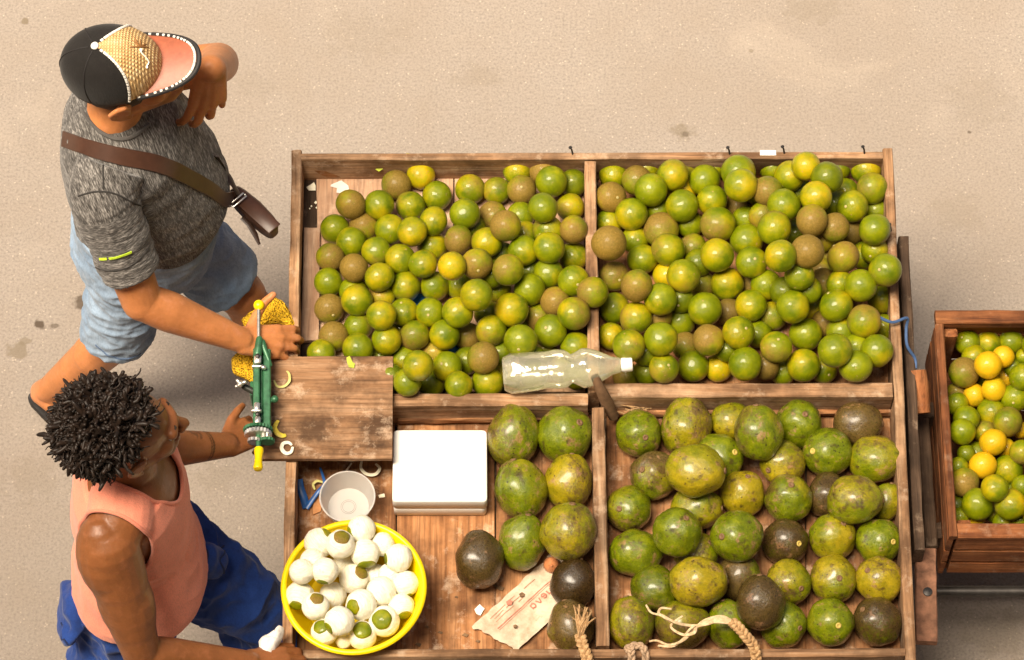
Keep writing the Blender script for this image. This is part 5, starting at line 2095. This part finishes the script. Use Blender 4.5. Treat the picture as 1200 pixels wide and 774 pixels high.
def patch(az0, az1, na, ne, el0=0.0, el1=math.pi / 2 - .05, k=1.0, th=.003):
    rings = []
    mb = MB()
    vs_, fs_ = [], []
    for s_ in (k, k - th / .1):
        for j in range(ne + 1):
            el = el0 + (el1 - el0) * j / ne
            e0_ = az0(el) if callable(az0) else az0
            e1_ = az1(el) if callable(az1) else az1
            for i in range(na + 1):
                vs_.append(dome(e0_ + (e1_ - e0_) * i / na, el, s_))
    N_ = (na + 1) * (ne + 1)
    for j in range(ne):
        for i in range(na):
            a = j * (na + 1) + i
            fs_.append((a, a + 1, a + na + 2, a + na + 1))
            fs_.append((a + N_, a + na + 1 + N_, a + na + 2 + N_, a + 1 + N_))
    for i in range(na):
        fs_.append((i, i + N_, i + 1 + N_, i + 1))
    for j in range(ne):
        a = j * (na + 1)
        fs_.append((a, a + na + 1, a + na + 1 + N_, a + N_))
        a += na
        fs_.append((a, a + N_, a + na + 1 + N_, a + na + 1))
    mb.add(vs_, fs_)
    return mb


crown = patch(lambda e: front_edge(e), lambda e: 2 * math.pi - front_edge(e), 48, 16, -.10)
cap = crown.build('cap', capm, man, True, None, 0)
patch(lambda e: -front_edge(e), lambda e: front_edge(e), 24, 16, -.02, math.pi / 2 - .05, 1.012).build('front_panel', straw.m, cap, True, None, 0)
# panel seams on the crown
for az in (R(115), R(180), R(245)):
    MB().tube([dome(az, e, 1.004) for e in [R(85) * k / 12 for k in range(13)]], .0016, 6).build('crown_seam', black, cap)
# brim
def brim(u, v_):
    """u -1..1 across, v 0..1 outward"""
    az = u * R(64)
    base = Vector((math.cos(az) * A_ * 1.0 - .012, math.sin(az) * B_ * 1.0, 0))
    reach = .078 * (1 - abs(u) ** 3.2)
    x = base.x + reach * v_ * 1.0 + .004 * v_
    y = base.y * (.96 + .05 * v_ * (1 - abs(u)))
    z = z_c - .004 - .002 * v_ - .014 * (y / .085) ** 2 + .010
    return hd.p(x, y, z)


mb = MB()
nu, nv = 36, 8
vs_, fs_ = [], []
for s_ in (0, 1):
    for j in range(nv + 1):
        for i in range(nu + 1):
            vs_.append(brim(-1 + 2 * i / nu, j / nv) - hd.R @ Vector((0, 0, .004 * s_)))
N_ = (nu + 1) * (nv + 1)
for j in range(nv):
    for i in range(nu):
        a = j * (nu + 1) + i
        fs_.append((a, a + nu + 1, a + nu + 2, a + 1))
        fs_.append((a + N_, a + 1 + N_, a + nu + 2 + N_, a + nu + 1 + N_))
mb.add(vs_, fs_)
br = mb.build('brim', leather, cap, True, None, 0)
edge = [brim(-1 + 2 * i / 60, 1.0) - hd.R @ Vector((0, 0, .002)) for i in range(61)]
MB().tube(edge, .0062, 8).build('brim_binding', black, br)


def stitches(path, n, L_, r_, parent, lean=.6):
    mb = MB()
    tot = bez(path, max(60, len(path) * 3))
    for k in range(n):
        i = int((k + .5) / n * (len(tot) - 1))
        p = tot[i]
        t = (tot[min(i + 1, len(tot) - 1)] - tot[max(i - 1, 0)]).normalized()
        mb.cone(p - t * L_ / 2, p + t * L_ / 2, r_, r_, 7)
    o = mb.build('whipstitch', cordm, parent)
    o['kind'] = 'stuff'
    return o


inner = [brim(-1 + 2 * i / 60, .90 if abs(-1 + 2 * i / 60) < .97 else .6) + hd.R @ Vector((0, 0, .0022)) for i in range(61)]
MB().tube(inner, .0030, 7).build('brim_piping', black, br)
stitches(inner, 34, .0044, .0032, br)
for s_ in (1, -1):
    path = [dome(s_ * front_edge(e), e, 1.016) for e in [R(-1) + R(86) * k / 20 for k in range(21)]]
    MB().tube(path, .0032, 7).build('crown_piping', black, cap)
    stitches(path, 22, .0046, .0036, cap)
MB().ell(dome(0, math.pi / 2, 1.02), (.010, .010, .006), hd.R).build('button', cordm, cap)
# embroidered mark: brown palm fronds and a white slanting line
eb = MB()
for (a0_, e0_, a1_, e1_) in ((4, 44, 16, 52), (4, 44, 20, 40), (4, 44, 14, 32), (4, 44, -2, 56), (6, 46, 26, 48), (4, 44, 8, 30)):
    q = [dome(R(a0_ + (a1_ - a0_) * t / 5), R(e0_ + (e1_ - e0_) * t / 5), 1.02) for t in range(6)]
    eb.tube(q, [.0026, .0026, .0022, .0018, .0012, .0008], 6)
eb.build('embroidered_palm', plain('brown_thread', (.25, .11, .03), .6, 0, .3), cap)
eb = MB()
q = [dome(R(-2 - 22 * t / 8), R(42 - 18 * t / 8 + 3 * math.sin(t)), 1.022) for t in range(9)]
eb.tube(q, .0018, 6)
eb.ell(q[0], [.0042] * 3)
eb.ell(q[-1], [.003] * 3)
eb.build('embroidered_line', cordm, cap)

# ----- shoulder bag: strap over the chest, pouch at the belly
bagm = plain('brown_leather', (.060, .024, .013), .42, 0, .14, 45, .5, .25)
dkb = plain('dark_brown_leather', (.035, .018, .012), .45, 0, .25, 45)
bp = P(296, 246, 1.02)
bag = empty('shoulder_bag', bp)
tag(bag, 'flat brown leather shoulder bag with strap across the grey t-shirt', 'bag')
vis = [(75, 163), (95, 170), (120, 178), (150, 185), (180, 191), (205, 200), (228, 212), (246, 222), (262, 234)]
q = [on(T1, x, y, .003) for x, y in vis]
q = [p for p in q if p is not None]
pre = [q[0] + Vector((-.012, .05, -.02)), q[0] + Vector((-.004, .02, .002))]
for i, p in enumerate(pre):
    l_, n_, _i, _d = T1.find_nearest(p)
    pre[i] = l_ + n_ * .003
full = q
lastp = P(272, 233, 1.045)
full = full + [lastp]
ribbon(full, T1, [.040, .042, .044, .044, .043, .041, .040, .038], .003).build('strap', bagm, bag)
q = [on(T1, 250, 182, .004), P(262, 198, 1.10), P(272, 215, 1.07), P(280, 228, 1.04)]
if q[0] is None:
    q[0] = P(250, 184, 1.13)
mb = MB()
mb.tube(bez(q, 14), .012, 8, True, .3, (.3, .5, 1))
mb.build('strap', dkb, bag)
# pouch
ax_ = (P(322, 268, 1.01) - P(272, 222, 1.01)).normalized()
sd_ = Vector((-ax_.y, ax_.x, 0))
rt = Matrix((ax_, sd_, Vector((0, 0, 1)))).transposed()
L_ = (P(322, 268, 1.01) - P(272, 222, 1.01)).length
pb = MB()
rings = []
cen = P(297, 245, 1.01)
for z_, ix, iy in ((-.055, .012, .010), (-.045, .002, .002), (-.01, 0, 0), (.008, .002, .002), (.016, .010, .010)):
    ring = []
    for k in range(24):
        an = 2 * math.pi * k / 24
        cx, cy = math.cos(an), math.sin(an)
        x = math.copysign(abs(cx) ** .35, cx) * (L_ / 2 - ix)
        y = math.copysign(abs(cy) ** .5, cy) * (.021 * (1 + .25 * (1 - abs(x) / (L_ / 2))) - iy)
        ring.append(cen + rt @ Vector((x, y, z_)))
    rings.append(ring)
pb.loft(rings)
pb.build('pouch', bagm, bag, True, None, 50)
mb = MB()
mb.box(P(301, 249, 1.031), (L_ * .84, .040, .005), rt, .002)
mb.build('flap', bagm, bag)
mb = MB()
r2 = rt
for (dx, dy, sx, sy) in ((-.0, -.024, .006, .004), (.0, .024, .006, .004), (-.006, 0, .004, .05), (.006, 0, .004, .05)):
    mb.box(P(279, 235, 1.045) + rt @ Vector((dx, dy, 0)), (sx, sy, .005), rt, .001)
mb.build('buckle', zn, bag)
mb = MB()
mb.tube(bez([P(284, 255, .99), P(292, 262, .985), P(300, 275, .97), P(304, 286, .96)], 10), [.008] * 6 + [.006] * 4, 8, True, .3, (0, .3, 1)) if False else mb.tube([P(284, 255, .99), P(292, 263, .985), P(299, 275, .972), P(304, 287, .96)], [.009, .009, .008, .004], 8, True, .35, (0, .4, 1))
mb.build('strap_tail', dkb, bag)

# ===== younger man =====
tone = []
b = MB()
h2 = Head(P(153, 506, 1.62), 18, -2, 0, 1.06)
h2.build(b, tone, .98, .35)
TR2 = [(152, 548, 1.47, .062, .066), (147, 554, 1.43, .095, .140), (148, 564, 1.37, .122, .178), (152, 588, 1.25, .138, .172), (158, 620, 1.10, .132, .162), (162, 650, .97, .132, .164), (162, 668, .88, .135, .168)]
torso(b, TR2, -.005)
b.cone(h2.p(-.028, 0, -.07), P(151, 548, 1.47), .054, .062)
b.cone(h2.p(-.01, 0, -.06), P(154, 546, 1.47), .050, .060)
t0, f0, v0 = P(127, 640, 1.385), P(166, 766, 1.08), P(292, 777, .93)
b.cone(t0, t0.lerp(f0, .35), .076, .068)
b.cone(t0.lerp(f0, .3), t0.lerp(f0, .75), .068, .056)
b.cone(t0.lerp(f0, .7), f0, .056, .046)
b.cone(t0 + Vector((.03, .07, .03)), t0, .072, .066)
b.ell(t0 + (f0 - t0) * .12 + Vector((-.006, 0, .004)), (.078, .074, .13), (f0 - t0).to_track_quat('Z', 'Y').to_matrix())
b.ell(t0.lerp(f0, .5) + Vector((.010, .0, 0)), (.060, .058, .13), (f0 - t0).to_track_quat('Z', 'Y').to_matrix())
b.ell(t0.lerp(f0, .5) + Vector((-.010, -.0, 0)), (.058, .058, .13), (f0 - t0).to_track_quat('Z', 'Y').to_matrix())
mm = f0.lerp(v0, .25)
b.cone(f0, mm, .045, .046)
b.cone(mm, v0, .046, .030)
hand(b, v0 + (v0 - f0).normalized() * .004, P(335, 776, .900) - v0, Vector((-.25, -.1, 1)), Vector((.1, 1, .1)), ((18, 42, 40), (20, 46, 42), (24, 48, 44), (28, 50, 44)), (4, 1, -3, -7), ((.8, .45, -.2), (.95, .15, -.2), (.95, .05, -.3)), 1.0, tone)
t1, f1, v1 = P(150, 482, 1.385), P(182, 527, 1.11), P(266, 522, .955)
b.cone(t1, f1, .062, .046)
b.cone(t1 + Vector((.02, -.07, .03)), t1, .072, .062)
mm = f1.lerp(v1, .28)
b.cone(f1, mm, .046, .047)
b.cone(mm, v1, .047, .032)
hand(b, v1 + (v1 - f1).normalized() * .002, P(294, 505, .915) - v1, Vector((-.3, -.5, .8)), Vector((.2, .9, .5)), ((30, 44, 40), (30, 46, 42), (32, 48, 44), (34, 50, 44)), (5, 1, -3, -7), ((.7, .55, .2), (.9, .3, .1), (.95, .2, -.2)), 1.02, tone)
q0, n0_, m0_ = P(160, 692, .87), P(118, 800, .50), P(60, 880, .10)
q1, n1_, m1_ = P(166, 620, .87), P(296, 716, .53), P(318, 822, .09)
for h, k, a in ((q0, n0_, m0_), (q1, n1_, m1_)):
    b.cone(h, k, .082, .060)
    b.cone(k, a, .056, .040)
for a in (m0_, m1_):
    foot(b, a, a + Vector((-.03, 0, -.05)), a + Vector((.20, 0, -.06)), tone)
me = remesh(b, .0036, 8)
ta = (v1 - f1).normalized()
band = (P(242, 525, 1.01) - f1).dot(ta)
blot = P(228, 512, 1.06)


def ink(p):
    u = (p - f1).dot(ta)
    if (p - f1 - ta * u).length > .075:
        return 0
    k = 0
    for o_, w_ in ((0, .0035), (-.008, .002)):
        k = max(k, .8 if abs(u - band - o_) < w_ else 0)
    d = p - blot
    if d.length < .02 and noise.noise(p * 120) > -.1:
        k = max(k, .6)
    return k


set_tone(me, tone, (ink,))
gp2 = P(165, 845, 0)
for v in me.vertices:
    v.co -= gp2
man2 = link('person', me, SK2, None, True, gp2, 0)
tag(man2, 'young man with curly black hair in a salmon tank top and blue trousers', 'person')
h2.eyes(man2, IRIS)
nails(man2)

# tank top
kb = MB()
torso(kb, TR2[1:5] + [(162, 650, .97, .152, .181), (163, 662, .91, .163, .196), (163, 669, .875, .166, .199)], .005)
kb.cone(t0 + Vector((.03, .10, .04)), t0 + Vector((.03, .06, .03)), .078, .081)
kb.cone(t1 + Vector((.02, -.10, .04)), t1 + Vector((.02, -.06, .03)), .076, .079)
mk = remesh(kb, .0036, 4)
bm_ = None
import bmesh
bm_ = bmesh.new()
bm_.from_mesh(mk)
nk = P(166, 566, 1.43)
fwd = h2.R @ Vector((1, 0, 0))


def off_tank(p):
    """skin left bare: round both arms, and the scoop at the neck"""
    for s_, e_, sg in ((t0, f0, -1), (t1, f1, 1)):
        d = p - (s_ + Vector((-.008, sg * .026, -.02)))
        if (d.x / .118) ** 2 + (d.y / .100) ** 2 + (d.z / .170) ** 2 < 1:
            return True
    d = p - P(171, 553, 1.44)
    if (d.x / .105) ** 2 + (d.y / .076) ** 2 + (d.z / .15) ** 2 < 1:
        return True
    return False


dele = [v for v in bm_.verts if off_tank(v.co)]
bmesh.ops.delete(bm_, geom=dele, context='VERTS')
for _ in range(40):
    mv = {}
    for v in bm_.verts:
        if v.is_boundary:
            nb = [e.other_vert(v) for e in v.link_edges if e.is_boundary]
            if len(nb) == 2:
                mv[v] = v.co * .5 + (nb[0].co + nb[1].co) * .25
    for v, c in mv.items():
        v.co = c
loops = []
seen = set()
for e0b in [e for e in bm_.edges if e.is_boundary]:
    if e0b in seen:
        continue
    loop = [e0b.verts[0], e0b.verts[1]]
    seen.add(e0b)
    while True:
        nx = [e for e in loop[-1].link_edges if e.is_boundary and e not in seen]
        if not nx:
            break
        seen.add(nx[0])
        loop.append(nx[0].other_vert(loop[-1]))
    if len(loop) > 40:
        loops.append([v.co.copy() for v in loop])
bmesh.ops.solidify(bm_, geom=bm_.faces[:], thickness=.003)
bm_.to_mesh(mk)
bm_.free()
wrinkle(mk, lambda p: .011 * (.3 - abs(noise.noise(Vector((p.x * 8 + p.z * 6, p.y * 9, p.z * 9))))) * min(1, max(0.15, (1.35 - p.z) / .25)) + .0022 * noise.noise(Vector((p.x * 26, p.y * 26, p.z * 18))))
tank = link('tank_top', mk, cloth('salmon_jersey', (.90, .31, .20), .05, 1400, .9, None, 0, .2), man2, True, Vector((0, 0, 0)), 0)
bindm = cloth('salmon_binding', (.84, .27, .17), .05, 1400, .9, None, 0, .2)
for lp in loops:
    for _ in range(12):
        lp = [lp[k] * .5 + (lp[k - 1] + lp[(k + 1) % len(lp)]) * .25 for k in range(len(lp))]
    lp = lp[::3]
    MB().tube(lp + [lp[0], lp[1]], .0048, 8, True).build('edge_binding', bindm, tank)

# trousers
ub = MB()
ub.loft([ell_ring(P(162, 644, 1.0), .138, .172, 40, .9), ell_ring(P(161, 662, .92), .150, .182, 40, .9), ell_ring(P(160, 684, .82), .155, .190, 40, .9), ell_ring(P(160, 696, .76), .13, .17, 40, .9)])
limb_loft(ub, [q0 + Vector((-.01, .02, .06)), q0 + Vector((-.02, 0, 0)), q0.lerp(n0_, .6), n0_, n0_.lerp(m0_, .55), m0_ + Vector((0, 0, .05))], [.118, .124, .108, .095, .085, .080])
limb_loft(ub, [q1 + Vector((-.0, -.01, .06)), q1 + Vector((.01, 0, 0)), q1.lerp(n1_, .55), n1_, n1_.lerp(m1_, .55), m1_ + Vector((0, 0, .05))], [.112, .122, .110, .098, .088, .080])
# full pocket at the back and a bunched front pocket
ub.ell(P(83, 716, .82), (.036, .085, .075), Matrix.Rotation(.30, 3, 'Y'))
ub.ell(P(238, 655, .84), (.055, .05, .05))
mu = remesh(ub, .0045, 4)
wrinkle(mu, lambda p: .022 * (.35 - abs(noise.noise(Vector((p.x * 9, p.y * 7, p.z * 11))))) * 2 + .016 * (.3 - abs(noise.noise(Vector((p.x * 20 + p.z * 9, p.y * 11, p.z * 17 + 4))))) + .0025 * noise.noise(p * 45) - .006)
T3 = bvh(mu)
navy = cloth('blue_work_cotton', (.015, .045, .21), .25, 900, .85, (.025, .075, .30), .5)
trs = link('trousers', mu, navy, man2, True, Vector((0, 0, 0)), 0)
nst = plain('navy_seam', (.008, .018, .07), .9, 0, .2)
seam(T3, [(60, 690), (66, 705), (72, 730), (80, 755)], .0025, nst, 'seam', trs)
seam(T3, [(232, 612), (238, 635), (243, 655), (240, 670)], .0025, nst, 'seam', trs)
seam(T3, [(262, 640), (258, 655), (262, 672)], .0025, nst, 'seam', trs)
seam(T3, [(215, 715), (226, 700), (236, 690)], .0025, nst, 'seam', trs)

# curly hair: many small twisted coils over the scalp
hb = MB()
hc = h2.p(-.040, 0, .056)
hb.ell(hc + h2.R @ Vector((-.014, 0, 0)), [.094, .093, .095], h2.R, 24, 16)
rnd = random.Random(11)
cnt = 0
while cnt < 2600:
    v = Vector((rnd.gauss(0, 1), rnd.gauss(0, 1), rnd.gauss(0, 1))).normalized()
    if v.z < -.5 or (v.x > .28 and v.z < .55) or (v.x > .10 and v.z < .02) or (v.z < .20 and v.x > -.25 and abs(v.y) > .45):
        continue
    cnt += 1
    clump = .5 + .8 * noise.noise(v * 5.2)
    d = h2.R @ v
    lump = 1 + .15 * noise.noise(v * 4.4 + Vector((3, 0, 0)))
    p = hc + h2.R @ Vector((v.x * .096, v.y * .088, v.z * .086)) * lump
    L_ = .016 + .022 * clump + rnd.uniform(0, .010) + (.010 if v.x < -.2 else 0)
    a = d.orthogonal().normalized()
    c2 = d.cross(a)
    ph, tw, rr_ = rnd.uniform(0, 6.3), rnd.uniform(6.0, 11.0) * rnd.choice((1, -1)), rnd.uniform(.0050, .0085)
    jt = .85 if cnt % 2 == 0 else .5
    dv = (d + Vector((rnd.gauss(0, jt), rnd.gauss(0, jt), rnd.gauss(-.05, jt)))).normalized()
    bend = Vector((rnd.gauss(0, 1), rnd.gauss(0, 1), rnd.gauss(0, 1) - .6)).normalized() * rnd.uniform(.004, .016)
    pts = []
    for k in range(12):
        t = k / 11
        q = ph + tw * t
        pts.append(p + dv * L_ * t + (a * math.cos(q) + c2 * math.sin(q)) * rr_ * (.5 + .5 * t) + bend * t * t)
    r0_ = rnd.uniform(.0016, .0026)
    if cnt % 2 == 0:                        # thick matted lock
        L2 = L_ * 1.05
        pts = [p + dv * L2 * t + (a * math.cos(ph + tw * .5 * t) + c2 * math.sin(ph + tw * .5 * t)) * rr_ * .9 + bend * 1.5 * t * t for t in (0, .2, .4, .6, .8, .93, 1.0)]
        r0_ = rnd.uniform(.0042, .0068)
        hb.tube(pts, [r0_ * k * (1 + .25 * noise.noise(q_ * 190)) for k, q_ in zip((1, 1.05, 1.05, 1.0, .95, .8, .4), pts)], 7)
    else:
        hb.tube(pts, [r0_ * (1 - .45 * (k / 11) ** 3) for k in range(12)], 5)
curl_m = MT('dark_curly_hair', .5, .3)
_n = curl_m.noise(curl_m.vec((1, 1, 1), False), 60, 4, .6)
curl_m.col(curl_m.ramp(_n, [(.3, (.007, .0045, .003)), (.7, (.024, .013, .008))]))
hair = hb.build('hair', curl_m.m, man2, True, None, 0)
hair['kind'] = 'stuff'
